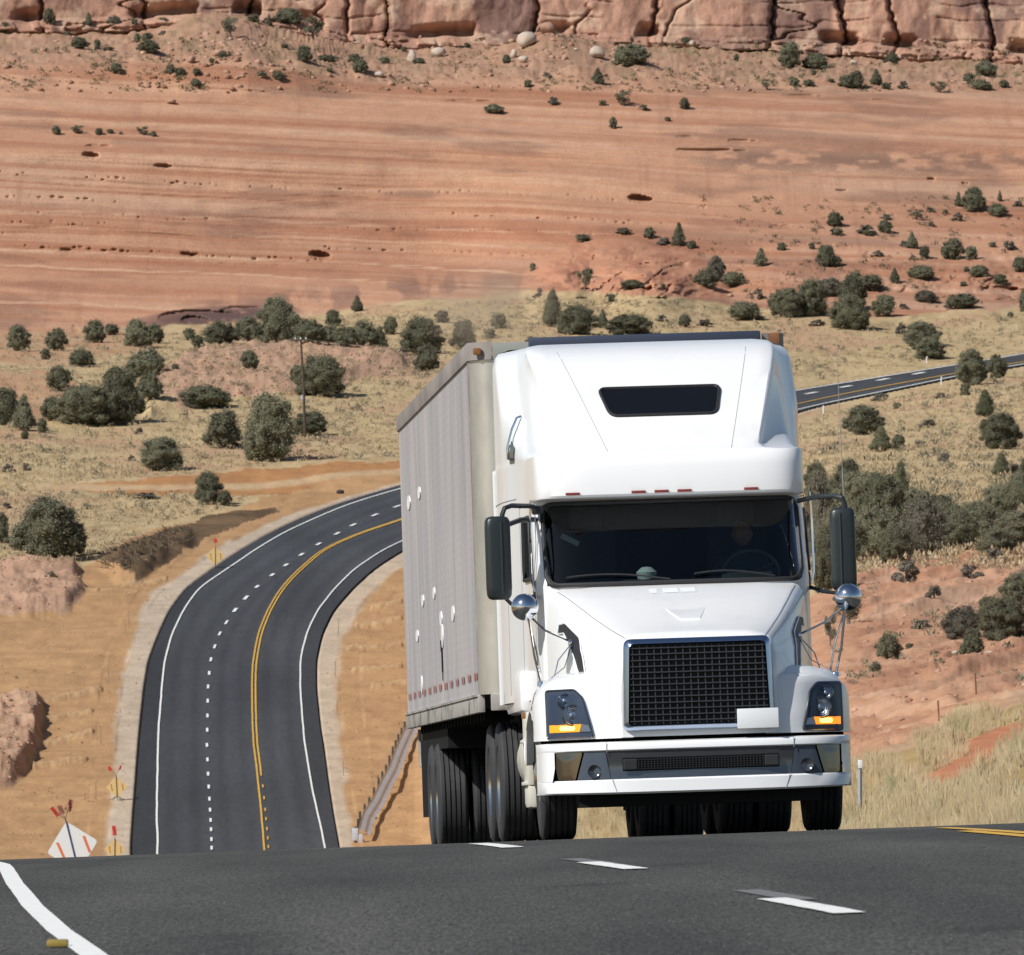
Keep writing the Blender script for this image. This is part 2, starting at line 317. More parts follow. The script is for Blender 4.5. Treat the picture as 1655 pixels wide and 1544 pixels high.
paint([(60, 788), (200, 779), (460, 757), (700, 738), (700, 772), (640, 790), (430, 800), (300, 799), (150, 800)], srgb(196, 140, 90), 1, srgb(184, 132, 86))
paint([(-900, 995), (60, 965), (180, 890), (240, 855), (330, 838), (420, 806), (560, 775), (720, 760), (800, 900), (760, 1410), (-60, 1410)], dirt, 1, dirt2)
paint([(235, 868), (330, 836), (440, 818), (450, 830), (350, 862), (225, 940), (165, 908)], srgb(128, 102, 76), .95, srgb(92, 74, 58))
paint([(-900, 918), (125, 912), (140, 955), (110, 990), (-60, 1002)], pink, 1, srgb(184, 144, 118))
paint([(-60, 1148), (30, 1126), (68, 1134), (64, 1204), (45, 1240), (20, 1272), (-60, 1285)], srgb(206, 166, 138), 1, srgb(178, 138, 112))
# a pale graded strip in the dirt track
m = ss(7, 2, np.abs(VV-np.interp(PX, [60, 300, 460, 700], [789, 788, 781, 757])))*(PX > 60)*(PX < 720); C = mixc(C, srgb(212, 178, 140), m*.9)
# rilled berms in the orange dirt
for (xa, ya, xb, yb) in [(55, 1135, 165, 1118), (50, 1165, 150, 1150), (45, 1202, 150, 1187), (45, 1240, 140, 1230), (105, 962, 160, 955), (200, 945, 270, 936), (575, 1012, 650, 1002), (560, 1048, 650, 1040), (600, 980, 650, 972), (570, 1085, 650, 1080), (600, 1110, 660, 1104)]:
    t = np.clip((PX-xa)/(xb-xa), 0, 1); yy = ya+(yb-ya)*t; m = ss(5, 1.5, np.abs(VV-yy-2*fbm(PX/7, PX*0, 5, 2)))*(PX > xa)*(PX < xb)
    C = mixc(C, srgb(212, 176, 136), m*.45)
    G2[:VV.shape[0], :, 2] += m*.16*(1+.6*fbm(PX/8, VV/3, 9, 2))
# gravel shoulders
wl = np.interp(VV, [600, 800, 900, 996, 1053, 1139, 1300, 1400], [9, 26, 52, 54, 46, 46, 48, 52]); a = rdx(VV, 1)
wr = np.interp(VV, [600, 800, 900, 1000, 1100, 1300, 1400], [3, 40, 46, 45, 42, 34, 30]); b_ = rdx(VV, 6)
ed = 9*fbm(PX/40, VV/26, 221, 4)+7*fbm(X/1.1, Y/9, 223, 3)
inr = (VV > 560) & (VV < 1400)
m = ss(0, 14, PX-(a-wl)+ed)*(PX < a+20)*inr; C = mixc(C, gravel*(1+.1*n2)[..., None], m)
m = ss(0, 14, (b_+wr)-PX+ed)*(PX > b_-20)*inr*(PX < 1655); C = mixc(C, gravel*(1+.1*n2)[..., None], m*.95)
C = C*(1+(.07*fbm(X/.5, Y/2.5, 225, 3)+.08*fbm(X/4, Y/30, 226, 3))*(VV > 760))[..., None]
# right side rocks, soil and bank
paint([(1290, 975), (1345, 945), (1420, 918), (1500, 905), (1580, 890), (1800, 850), (1800, 1105), (1655, 1118), (1560, 1145), (1500, 1180), (1400, 1225), (1290, 1270)], srgb(208, 158, 126), 1, srgb(196, 142, 110))
paint([(1340, 958), (1420, 925), (1800, 866), (1800, 925), (1500, 960), (1400, 970)], srgb(206, 146, 110), .8, srgb(192, 130, 98))
bank = (VV > BANK_TOP(PX)+5*fbm(PX/14, PX*0, 231, 3)) & (PX > 780)
C = np.where(bank[..., None], mixc(np.ones_like(C)*srgb(196, 164, 112), srgb(160, 134, 92), .5+.9*n1), C)
paint([(1488, 1290), (1490, 1262), (1530, 1220), (1575, 1195), (1600, 1180), (1655, 1165), (1700, 1165), (1700, 1185), (1625, 1215), (1560, 1275), (1520, 1300)], srgb(202, 136, 100), 1, srgb(188, 120, 86))
g_ = fbm((VV+.22*(PX-1400))/10, PX/120, 165, 4); m = ss(1300, 1345, PX)*ss(905, 940, VV)*ss(0, 14, BANK_TOP(PX)-VV)
C = mixc(C, srgb(222, 178, 150), m*ss(.0, .5, g_)*.6); C = mixc(C, srgb(178, 122, 96), m*ss(.05, .5, -g_)*.6)
# slickrock
bl = baseline(PX)+6*fbm(PX/40, VV*0, 5)
e = Z+0.045*X+1.0*fbm(X/40, Z/14, 21, 3)
rockA = srgb(206, 154, 124); rockB = srgb(176, 116, 88); rockC = srgb(216, 170, 142); rockD = srgb(168, 118, 98)
R = np.ones_like(C)*rockA
bandn = fbm(e*.35, X/120, 301, 3); R = mixc(R, rockB, ss(-.1, .5, bandn)*.6); R = mixc(R, srgb(198, 160, 136), ss(.05, .4, fbm(e*.22+9, X/90, 303, 3))*.6)
fine = fbm(e*1.5, X/50, 305, 3); R = mixc(R, rockC, ss(.1, .4, fine)*.55); R = mixc(R, rockB, ss(.1, .45, -fine)*.6)
vst = fbm(X/1.1, Z/9, 307, 3); R = mixc(R, rockD, ss(.1, .6, vst)*.35*ss(0, .5, fbm(X/25, Z/12, 309)+.2))
R = mixc(R, srgb(150, 112, 96), ss(.15, .5, fbm(X/14, e*.5, 311, 4))*.55)
lowz = ss(300, 0, bl-VV); R = mixc(R, srgb(168, 104, 78), lowz*.45*ss(-.3, .4, fbm(e*.5, X/60, 313, 3)))
for yl, th, st in ((415, 4, .75), (375, 3, .4), (440, 2.5, .7), (350, 4, .4), (500, 4, .6), (260, 6, .3), (205, 8, .35)):
    yy = yl+.045*(PX-280)+3*fbm(PX/60, PX*0, yl, 3); m = ss(th, th*.3, np.abs(VV-yy))*ss(-.1, .4, fbm(PX/50, VV/3, yl+1, 3)+.25)*(PX < 1000)
    R = mixc(R, srgb(226, 184, 154), m*st)
# dark varnish stains under the right hand lip
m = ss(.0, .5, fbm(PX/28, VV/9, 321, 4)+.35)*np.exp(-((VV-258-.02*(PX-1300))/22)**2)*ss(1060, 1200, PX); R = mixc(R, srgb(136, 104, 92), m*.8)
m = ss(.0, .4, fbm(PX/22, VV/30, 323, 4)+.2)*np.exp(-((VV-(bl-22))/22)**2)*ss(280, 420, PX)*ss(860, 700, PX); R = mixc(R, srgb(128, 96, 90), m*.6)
m = ss(-.2, .3, fbm(PX/18, VV/6, 325, 4)+.5)*np.clip(1-((PX-352)/140)**2-((VV-513+.07*(PX-352))/19)**2, 0, 1)**.5; R = mixc(R, srgb(112, 86, 84), m*1.1)  # left alcove: overhang shade painted in with a dark varnish tone
for cx0, cy0, rx, ry in ((990, 476, 135, 96), (1080, 478, 100, 80), (895, 474, 55, 62)):
    m = ss(1.0, .82, ((PX-cx0)/rx)**2+((VV-cy0)/ry)**2)*(VV < cy0+6); R = mixc(R, srgb(206, 146, 116), m*.6); R = mixc(R, srgb(176, 116, 92), m*ss(.0, .35, fbm(PX/22, VV/9, 351, 4))*.6)
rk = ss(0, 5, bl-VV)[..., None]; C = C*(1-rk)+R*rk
# bench + wall
VW = vwarp(PX, VV); tal = (ss(150, 118, VW)*ss(70, 80, VW))[..., None]
T = np.ones_like(C)*srgb(200, 158, 132); T = mixc(T, srgb(176, 132, 108), .5+1.2*n2); T = mixc(T, srgb(160, 138, 104), ss(.1, .5, n1)*.5)
C = C*(1-tal)+T*tal
wl_ = ss(82, 76, VW)[..., None]
Wc = np.ones_like(C)*srgb(200, 152, 130); Wc = mixc(Wc, srgb(218, 174, 146), ss(0, .5, fbm(X/9, Z/6, 331, 4))); Wc = mixc(Wc, srgb(156, 114, 98), ss(.05, .5, fbm(X/2.2, Z/16, 333, 4)+.1)*.8)
Wc = mixc(Wc, srgb(126, 98, 94), ss(.02, .3, fbm(X/8, Z/13, 335, 4))*.7); Wc = mixc(Wc, srgb(226, 190, 164), ss(.15, .35, fbm(X/4, Z/3, 337, 4))*.5)
C = C*(1-wl_)+Wc*wl_
C *= (1+.10*n2*(PX < 3000))[..., None]
C2 = np.ones((nr-C.shape[0], nc, 3))*srgb(176, 140, 100)
lum = C.mean(-1, keepdims=True); C = lum+(C-lum)*.92; C = C*np.array([.72, .725, .69])
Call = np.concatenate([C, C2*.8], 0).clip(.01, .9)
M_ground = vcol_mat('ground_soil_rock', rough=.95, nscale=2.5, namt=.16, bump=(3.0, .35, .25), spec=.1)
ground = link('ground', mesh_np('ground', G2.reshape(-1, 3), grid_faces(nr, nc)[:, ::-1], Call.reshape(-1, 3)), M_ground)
tag(ground, kind='structure')
# near ground round the camera, under the crest road
gx = np.linspace(-90, 90, 91); gy = np.linspace(-80, 66, 74); GX, GY = np.meshgrid(gx, gy)
gz = rsurf(GX, GY)-.42-.02*np.clip(np.abs(GX-6)-12, 0, 60)
near = link('verge', mesh_np('verge', np.stack([GX, GY, gz], -1).reshape(-1, 3), grid_faces(74, 91), np.ones((74*91, 3))*srgb(190, 150, 108)), M_ground)
tag(near, kind='structure')
# ------------------------------------------------------------------ roads
def asphalt(name, base, wear, rough=.85, grain=True):
    m = bpy.data.materials.new(name); m.use_nodes = True; nt = m.node_tree; b = nt.nodes['Principled BSDF']; N = nt.nodes.new; L = nt.links.new
    b.inputs['Roughness'].default_value = rough; b.inputs['Specular IOR Level'].default_value = .3
    tc = N('ShaderNodeTexCoord')
    at = N('ShaderNodeAttribute'); at.attribute_name = 'Col'
    n1 = N('ShaderNodeTexNoise'); n1.inputs['Scale'].default_value = 45 if grain else 3; n1.inputs['Detail'].default_value = 3; n1.inputs['Roughness'].default_value = .8
    n2 = N('ShaderNodeTexNoise'); n2.inputs['Scale'].default_value = .8 if grain else .12; n2.inputs['Detail'].default_value = 6
    vo = N('ShaderNodeTexVoronoi'); vo.inputs['Scale'].default_value = 28
    r1 = N('ShaderNodeMapRange'); r1.inputs[1].default_value = .32; r1.inputs[2].default_value = .68; r1.inputs[3].default_value = .25 if grain else .85; r1.inputs[4].default_value = 1.9 if grain else 1.15
    r2 = N('ShaderNodeMapRange'); r2.inputs[1].default_value = .3; r2.inputs[2].default_value = .7; r2.inputs[3].default_value = .72; r2.inputs[4].default_value = 1.28
    mu = N('ShaderNodeMath'); mu.operation = 'MULTIPLY'; v = N('ShaderNodeVectorMath'); v.operation = 'SCALE'
    mp = N('ShaderNodeMapping'); mp.inputs['Scale'].default_value = (1.6, .13, 1) if grain else (1, .1, 1); L(tc.outputs['Object'], mp.inputs[0])
    for n in (n1, n2, vo): L(mp.outputs[0], n.inputs['Vector'])
    L(n1.outputs[0], r1.inputs[0]); L(n2.outputs[0], r2.inputs[0]); L(r1.outputs[0], mu.inputs[0]); L(r2.outputs[0], mu.inputs[1])
    L(at.outputs['Color'], v.inputs[0]); L(mu.outputs[0], v.inputs['Scale'])
    if grain:   # pale stones
        st = N('ShaderNodeMath'); st.operation = 'LESS_THAN'; st.inputs[1].default_value = .14; L(vo.outputs['Distance'], st.inputs[0])
        cr = N('ShaderNodeMath'); cr.operation = 'GREATER_THAN'; cr.inputs[1].default_value = .72
        sp = N('ShaderNodeSeparateColor'); L(vo.outputs['Color'], sp.inputs[0]); L(sp.outputs[0], cr.inputs[0])
        mm = N('ShaderNodeMath'); mm.operation = 'MULTIPLY'; L(st.outputs[0], mm.inputs[0]); L(cr.outputs[0], mm.inputs[1])
        mx = N('ShaderNodeMix'); mx.data_type = 'RGBA'; mx.inputs[7].default_value = (.2, .19, .18, 1); L(mm.outputs[0], mx.inputs[0]); L(v.outputs[0], mx.inputs[6]); L(mx.outputs[2], b.inputs['Base Color'])
        bp = N('ShaderNodeBump'); bp.inputs['Strength'].default_value = .7; bp.inputs['Distance'].default_value = .008; L(n1.outputs[0], bp.inputs['Height']); L(bp.outputs[0], b.inputs['Normal'])
    else: L(v.outputs[0], b.inputs['Base Color'])
    return m
M_asph = asphalt('asphalt_coarse', None, None); M_asph_far = asphalt('asphalt_far', None, None, .9, False)
# crest road: from behind the camera over the crest and down into the valley
ds = np.concatenate([np.arange(-60, 18, 3.0), np.arange(18, 110, .6), np.arange(110, 600, 6.0)])
us = np.linspace(0, 1, 61)
aL = np.interp(ds, [-60, 10, 28, 70, 200, 600], [-9.5, -7.2, -6.2, -7.4, -8.5, -23.5]); aR = np.interp(ds, [-60, 30, 70, 600], [17, 14, 11.2, -9.0])
XX = aL[:, None]*(1-us)+aR[:, None]*us; DDm = ds[:, None]+0*XX
ZZ = rsurf(XX, DDm)-.02*np.maximum(0, XX-8)
ac = np.ones(XX.shape+(3,))*np.array([.055, .053, .047])
lat = XX-(1383-CX)/FPX*32.3+(-.0571*-1)*(DDm-32.3)   # metres right of the lane dashes
for c0, w0, k0 in ((-2.7, .5, .9), (-.95, .5, .9), (1.0, .5, .86), (2.75, .5, .86), (.0, .25, 1.08), (-1.8, .4, 1.07), (1.9, .4, 1.08)):
    ac *= (1-(1-k0)*np.exp(-((lat-c0)/w0)**2))[..., None]
crk = np.exp(-((DDm-61.5-.5*fbm(XX/2, DDm*0, 5, 3)-(.2)*(XX+1))/.12)**2)*(XX < 1.5); ac *= (1-.55*crk)[..., None]
for xq0, yq0, sl0, w0 in ((-.6, 20, .02, .018), (1.9, 26, -.05, .015), (.9, 40, .03, .02)):      # sealed cracks running with the lane
    ac *= (1-.45*np.exp(-((XX-(xq0+sl0*(DDm-yq0)-.05*(DDm-yq0)+.25*fbm(DDm/4, XX*0, 7, 3)))/(w0*2.2))**2)*(DDm > yq0)*(DDm < yq0+16))[..., None]
ac *= (1+.16*fbm(XX/1.4, DDm/16, 411, 3)+.12*fbm(XX/6, DDm/5, 413, 3))[..., None]
road = link('road', mesh_np('road', np.stack([XX, DDm, ZZ], -1).reshape(-1, 3), grid_faces(len(ds), 61), ac.reshape(-1, 3)), M_asph); tag(road, kind='structure')
# valley road ribbon
vr = np.arange(566, 1452, 3.0)
def lane_ribbon(name, xa, xb, vv, lift, matl, n=2, colors=None):
    T = np.linspace(0, 1, n)
    pts = []
    for v, a, b in zip(vv, xa, xb):
        q = a+(b-a)*T; d = Dbase(q, q*0+min(v, 1395))
        if v > 1395: d = d*0+np.interp(v, [1395, 1452], [605, 585])
        p = P3(q, q*0+v, d); p[:, 2] += lift; pts.append(p)
    pts = np.array(pts)
    return link(name, mesh_np(name, pts.reshape(-1, 3), grid_faces(len(vv), n)[:, ::-1], colors), matl)
xl = np.array([rdx(v, 1) for v in vr]); xr = np.array([rdx(v, 6) for v in vr]); nn = 72
T = np.linspace(0, 1, nn); xq = xl[:, None]+(xr-xl)[:, None]*T
colr = np.ones(xq.shape+(3,))*np.array([.034, .036, .040])
l2, l3, l4, l5 = [np.array([rdx(v, k) for v in vr])[:, None] for k in (2, 3, 4, 5)]
inside = ss(-3, 3, xq-l2)*ss(-3, 3, l5-xq)
colr = colr*(1+.45*inside)[..., None]
for A, B in ((l2, l3), (l3, l4), (l4, l5)):
    for f in (.27, .73):
        c = A+(B-A)*f; w = (B-A)*.12; colr *= (1-.2*np.exp(-((xq-c)/w)**2))[..., None]
colr *= (1+.10*fbm(xq/6, vr[:, None]/120, 401, 3))[..., None]
# soft dusty edge
ej = 4*fbm(vr[:, None]/5, xq/50, 403, 3)
far_road = lane_ribbon('road', xl, xr, vr, .04, M_asph_far, nn, colr.reshape(-1, 3)); tag(far_road, kind='structure')
M_white = mat('road_paint_white', (.78, .78, .74), .7, noise=(3, (.6, .6, .56), .45, .75, (1, 1, 1)))
M_yellow = mat('road_paint_yellow', (.62, .36, .05), .7, noise=(2, (.45, .27, .06), .45, .75, (1, 1, 1)))
M_oldw = mat('road_paint_worn', (.15, .15, .15), .8)
def ppm(v): return FPX/Dbase(np.array([400.]), np.array([min(v, 1395.)]))[0]
def line(name, k, off, wm, m, v0, v1, step=3.0, wob=.5):
    vv = np.arange(v0, v1, step)
    if len(vv) < 2: vv = np.array([v0, v1])
    pm = np.array([FPX/Dbase(np.array([rdx(v, k)]), np.array([min(v, 1395.)]))[0] for v in vv])
    sl_ = np.abs(np.gradient(np.array([rdx(v, k) for v in vv]), vv)); wid = wm*pm*np.sqrt(1+(sl_*.5)**2)
    c = np.array([rdx(v, k) for v in vv])+off*pm+wob*fbm(vv/14, vv*0+k, 9, 3)*(vv > 900)
    o = lane_ribbon(name, c-wid/2, c+wid/2, vv, .10, m); tag(o, kind='structure'); return o
line('road_marking', 2, 0, .13, M_white, 566, 1450)
line('road_marking', 5, 0, .12, M_white, 566, 1450)
line('road_marking', 4, -.10, .13, M_yellow, 566, 1450)
line('road_marking', 4, .17, .13, M_yellow, 800, 1257)
dv = [770, 787, 803, 820, 834, 850, 864, 881, 898, 915, 931, 950, 968, 988, 1008, 1026, 1047, 1068, 1090, 1112, 1135, 1159, 1182, 1206.6, 1230, 1253, 1274, 1293.6, 1311.5, 1328, 1343, 1359, 1373]
def dash_mesh(items, lift, name, m):
    V = []; Fc = []
    for (xa, va, xb, vb, w) in items:
        i = len(V)
        for x, v in ((xa-w/2, va), (xa+w/2, va), (xb+w/2, vb), (xb-w/2, vb)):
            d = Dbase(np.array([x]), np.array([float(v)])); p = P3(np.array([float(x)]), np.array([float(v)]), d)[0]; p[2] += lift; V.append(p)
        Fc.append((i+3, i+2, i+1, i))
    o = link(name, mesh_np(name, V, Fc, smooth=False), m); tag(o, kind='structure'); return o
its = []
for v in dv:
    h = 3.0 if v > 960 else 2.0
    w = 3.7 if v > 1000 else 5.4
    its.append((rdx(v-h, 3), v-h, rdx(v+h, 3), v+h, w))
for (x, y) in ((1311, 637), (1367, 626.5), (1427, 615), (1485, 605)): its.append((x+9, y-1.9, x-9, y+1.4, 9))
dash_mesh(its, .11, 'road_marking', M_white)
dash_mesh([(rdx(v-2.5, 4)+4.5, v-2.5, rdx(v+2.5, 4)+4.5, v+2.5, 2.6) for v in (1273, 1292, 1311, 1326, 1342, 1357, 1371)], .11, 'road_marking', M_yellow)
# crest road markings
def on_crest(px, py):
    """point of the crest road seen at that bearing and row, near side of the crest"""
    dd_ = np.linspace(14, 74, 1200); X_ = (px-CX)/FPX*dd_; yy = CY-FPX*rsurf(X_, dd_)/dd_
    j = np.argmax(yy < py) if (yy < py).any() else int(np.argmin(yy))
    return np.array([X_[j], dd_[j], rsurf(X_[j], dd_[j])])
def ribbon_pts(name, pts, w, m, lift=.006, sub=14, jag=0.0):
    P = [on_crest(*p) for p in pts]; Q = []
    for a, b in zip(P[:-1], P[1:]):
        for t in np.linspace(0, 1, sub, endpoint=False): Q.append(a*(1-t)+b*t)
    Q.append(P[-1]); Q = np.array(Q); tg = np.gradient(Q, axis=0); nrm = np.stack([tg[:, 1], -tg[:, 0]], -1); nrm /= np.linalg.norm(nrm, axis=1)[:, None]
    V = []
    for q, n_, k in zip(Q, nrm, range(len(Q))):
        for s in (-1, 1):
            x = q[0]+n_[0]*s*w/2*(1+jag*(random.random()-.5)); y = q[1]+n_[1]*s*w/2
            V.append((x, y, rsurf(x, y)+lift))
    o = link(name, mesh_np(name, V, grid_faces(len(Q), 2), smooth=False), m); tag(o, kind='structure'); return o
M_white2 = mat('road_paint_near', (.8, .8, .77), .65, noise=(16, (.42, .42, .41), .52, .8, (1, 1, 1)), bump=(60, .3, .005))
ribbon_pts('road_marking', [(1247, 1454.5), (1374, 1478)], .115, M_white2, jag=.12)
ribbon_pts('road_marking', [(1205, 1440), (1300, 1456)], .11, M_oldw, .004)
ribbon_pts('road_marking', [(950, 1395), (1029, 1406)], .12, M_white2, jag=.12)
ribbon_pts('road_marking', [(922, 1389), (985, 1397)], .11, M_oldw, .004)
ribbon_pts('road_marking', [(772, 1364.5), (829, 1371)], .14, M_white2)
ribbon_pts('road_marking', [(-40, 1385.5), (5, 1399), (24, 1430), (52, 1466), (95, 1506), (149, 1545), (215, 1600)], .088, M_white2, jag=.04)
ribbon_pts('road_marking', [(1740, 1353.5), (1655, 1347.2), (1590, 1342.8), (1522, 1339.0)], .11, M_yellow)
ribbon_pts('road_marking', [(1740, 1360), (1655, 1352.3), (1600, 1347.5), (1560, 1344.2)], .11, M_yellow)
# ------------------------------------------------------------------ junipers, shrubs, scrub and grass
M_leaf = vcol_mat('juniper_foliage', rough=.85, nscale=6, namt=.2, bump=None, spec=.15, rand=.22, trans=.12)
M_grey = vcol_mat('grey_brush', rough=.9, nscale=6, namt=.2, bump=None, spec=.1, rand=.2)
M_bark = mat('juniper_bark', (.11, .085, .065), .95, noise=(9, (.2, .17, .14), .4, .6, (1, 1, .2)))
def leaf_tris(P, size, r, stretch=1.0):
    n = len(P); a = r.normal(size=(n, 3)); a /= np.linalg.norm(a, axis=1)[:, None]; b = r.normal(size=(n, 3)); b[:, 2] += .9; b -= (b*a).sum(1)[:, None]*a; b /= np.linalg.norm(b, axis=1)[:, None]
    s = (size*(.7+.9*r.random(n)))[:, None]
    V = np.stack([P-a*s*.8*stretch, P+a*s*.8*stretch+b*s*.35, P+b*s*1.1-a*s*.2], 1).reshape(-1, 3)
    return V, np.arange(n*3).reshape(-1, 3)
def ico(sub):
    bm = bmesh.new(); bmesh.ops.create_icosphere(bm, subdivisions=sub, radius=1); V = np.array([v.co[:] for v in bm.verts]); Fc = np.array([[v.index for v in f.verts] for f in bm.faces]); bm.free(); return V, Fc
IV, IF = ico(2)
def crown(seed, shape, nleaf, size, base=(.108, .110, .070), tip=(.245, .235, .160), dead=.10):
    r = np.random.default_rng(seed); lobes = []
    n = {'round': 44, 'cone': 40, 'wide': 50, 'shrub': 20, 'open': 16, 'twin': 44}[shape]
    if shape == 'round': lobes += [(0, 0, .42, .33, .40, .5), (r.uniform(-.1, .1), 0, .58, .26, .32, .4)]
    if shape == 'wide': lobes += [(-.10, 0, .40, .32, .36, .5), (.12, 0, .36, .30, .34, .4), (r.uniform(-.1, .1), 0, .5, .28, .36, .5)]
    if shape == 'cone': lobes += [(0, 0, .28, .30, .27, .5), (0, 0, .50, .22, .28, .4), (0, 0, .74, .12, .22, .5)]
    if shape == 'twin': lobes += [(-.2, 0, .42, .24, .40, .5), (.24, 0, .32, .21, .31, .4)]
    for k in range(n*6):
        if len(lobes) >= n: break
        z = r.random()**.9; a = r.random()*6.283
        if shape == 'round': R = .39*math.sqrt(max(0, 1-((z-.42)/.60)**2)); zz = .07+z*.80
        elif shape == 'cone': R = .36*(1-z)**.8+.01; zz = .07+z*.85
        elif shape == 'wide': R = .42*math.sqrt(max(0, 1-((z-.35)/.68)**2)); zz = .08+z*.74
        elif shape == 'twin': R = .2*math.sqrt(max(0, 1-((z-.42)/.60)**2)); zz = .07+z*.78
        elif shape == 'open': R = .40*(.4+.6*z); zz = .25+z*.6
        else: R = .38*(1-z*.6); zz = .12+z*.6
        q = r.random()**.25
        x = R*q*math.cos(a); y = R*q*math.sin(a)
        if shape == 'twin':
            if k % 3: x += .22; zz *= .78
            else: x -= .2
        lr = (r.uniform(.055, .13) if shape in ('round', 'wide', 'cone', 'twin') else r.uniform(.08, .15))*(1-.45*z)
        lobes.append((x, y, zz, lr, lr*r.uniform(.85, 1.15), r.random()))
    V = []; Fc = []; Cc = []; nv = 0
    tot = sum(l[3]**2 for l in lobes)
    for (x, y, z, lr, lz, b) in lobes:
        m = int(nleaf*lr*lr/tot); u = r.normal(size=(m, 3)); u[:, 2] += .15; u /= np.linalg.norm(u, axis=1)[:, None]
        rad = 1.04-.22*r.random(m)**1.5+.38*(np.maximum(0, r.random(m)-.55)/.45)**1.6+.07*np.sin(u[:, 0]*11+u[:, 2]*8)*np.sin(u[:, 1]*12+u[:, 2]*6)
        P = np.array([x, y, z])+u*rad[:, None]*np.array([lr, lr, lz]); P[:, 2] = np.abs(P[:, 2])
        v, f = leaf_tris(P, size, r, 1.2)
        V.append(v); Fc.append(f+nv); nv += len(v)
        t = np.clip(.25+.5*r.random(m)+.5*(b-.5), 0, 1)[:, None]; c = np.array(base)*(1-t)+np.array(tip)*t
        dd_ = (r.random(m) < dead)[:, None]; c = np.where(dd_, np.array([.15, .13, .10]), c); Cc.append(np.repeat(c, 3, 0))
        if shape != 'open':      # solid core added to block light, standing for dense inner twigs
            iv = IV*np.array([lr, lr, lz])*.84*(1+.18*r.normal(size=(len(IV), 1))*.6)+np.array([x, y, z]); iv[:, 2] = np.abs(iv[:, 2])
            V.append(iv); Fc.append(IF+nv); nv += len(iv); Cc.append(np.ones((len(iv), 3))*np.array(base)*.9)
    return mesh_np('crown', np.concatenate(V), np.concatenate(Fc), np.concatenate(Cc), smooth=False)
def limb(bm, a, b, ra, rb, seg=6):
    a = Vector(a); b = Vector(b); d = (b-a).normalized(); u = d.orthogonal().normalized(); w = d.cross(u); A = []; B = []
    for k in range(seg):
        t = 6.2832*k/seg; q = u*math.cos(t)+w*math.sin(t); A.append(bm.verts.new(a+q*ra)); B.append(bm.verts.new(b+q*rb))
    for k in range(seg): bm.faces.new((A[k], A[(k+1) % seg], B[(k+1) % seg], B[k]))
    bm.faces.new(B); bm.faces.new(A[::-1])
def trunk_mesh(seed, shape):
    r = random.Random(seed); bm = bmesh.new(); p = Vector((0, 0, -.06)); q = Vector((r.uniform(-.03, .03), 0, .2)); limb(bm, p, q, .055, .04)
    q2 = q+Vector((r.uniform(-.05, .05), 0, .3)); limb(bm, q, q2, .04, .022)
    for k in range(6):
        a = k*1.05+r.random(); s = q+(q2-q)*r.random(); l = r.uniform(.18, .32); e_ = s+Vector((math.cos(a)*l, math.sin(a)*l, r.uniform(.1, .35))); limb(bm, s, e_, .02, .006)
    me = bpy.data.meshes.new('trunk'); bm.to_mesh(me); bm.free(); return me
PROTO = {}
def proto(key, shape, n, size, seed, **kw):
    c = crown(seed, shape, n, size, **kw); c.materials.append(M_grey if 'grey' in key else M_leaf); t = trunk_mesh(seed, shape); t.materials.append(M_bark); PROTO[key] = (c, t)
for k in range(4): proto('round%d' % k, 'round', 6400, .019, 10+k)
for k in range(2): proto('cone%d' % k, 'cone', 5200, .019, 20+k)
for k in range(3): proto('wide%d' % k, 'wide', 6800, .018, 30+k)
for k in range(2): proto('twin%d' % k, 'twin', 6400, .018, 35+k)
for k in range(2): proto('open%d' % k, 'open', 2400, .022, 40+k)
for k in range(2): proto('grey%d' % k, 'shrub', 2600, .026, 50+k, base=(.15, .135, .11), tip=(.26, .24, .20), dead=.3)
for k in range(2): proto('big%d' % k, 'round', 17000, .0125, 60+k)
for k in range(2): proto('bigw%d' % k, 'wide', 17000, .0125, 63+k, base=(.112, .110, .070), tip=(.235, .222, .150))
proto('bigc0', 'cone', 13000, .0135, 66, base=(.105, .110, .064), tip=(.225, .22, .14))
proto('dry0', 'wide', 13000, .0135, 67, base=(.12, .11, .085), tip=(.20, .185, .15), dead=.4)
for k in range(2): proto('small%d' % k, 'round', 900, .038, 70+k)
ORD = 'leftmost,second,third,fourth,fifth,sixth,seventh,eighth,ninth,tenth,eleventh,twelfth,thirteenth,fourteenth,fifteenth,sixteenth,seventeenth,eighteenth,nineteenth,twentieth,twenty-first,twenty-second,twenty-third,twenty-fourth,twenty-fifth,twenty-sixth,twenty-seventh,twenty-eighth,twenty-ninth,thirtieth'.split(',')
SHAPEW = {'r': 'rounded', 'w': 'broad', 'c': 'pointed', 't': 'two-lobed', 'o': 'open ragged', 'g': 'grey bushy', 's': 'small', 'B': 'large rounded', 'W': 'large broad', 'C': 'tall pointed', 'd': 'dry greyish'}
KEYS = {'r': ['round0', 'round1', 'round2', 'round3'], 'w': ['wide0', 'wide1', 'wide2'], 'c': ['cone0', 'cone1'], 't': ['twin0', 'twin1'], 'o': ['open0', 'open1'], 'g': ['grey0', 'grey1'], 's': ['small0', 'small1'], 'B': ['big0', 'big1'], 'W': ['bigw0', 'bigw1'], 'C': ['bigc0'], 'd': ['dry0']}
nplant = 0
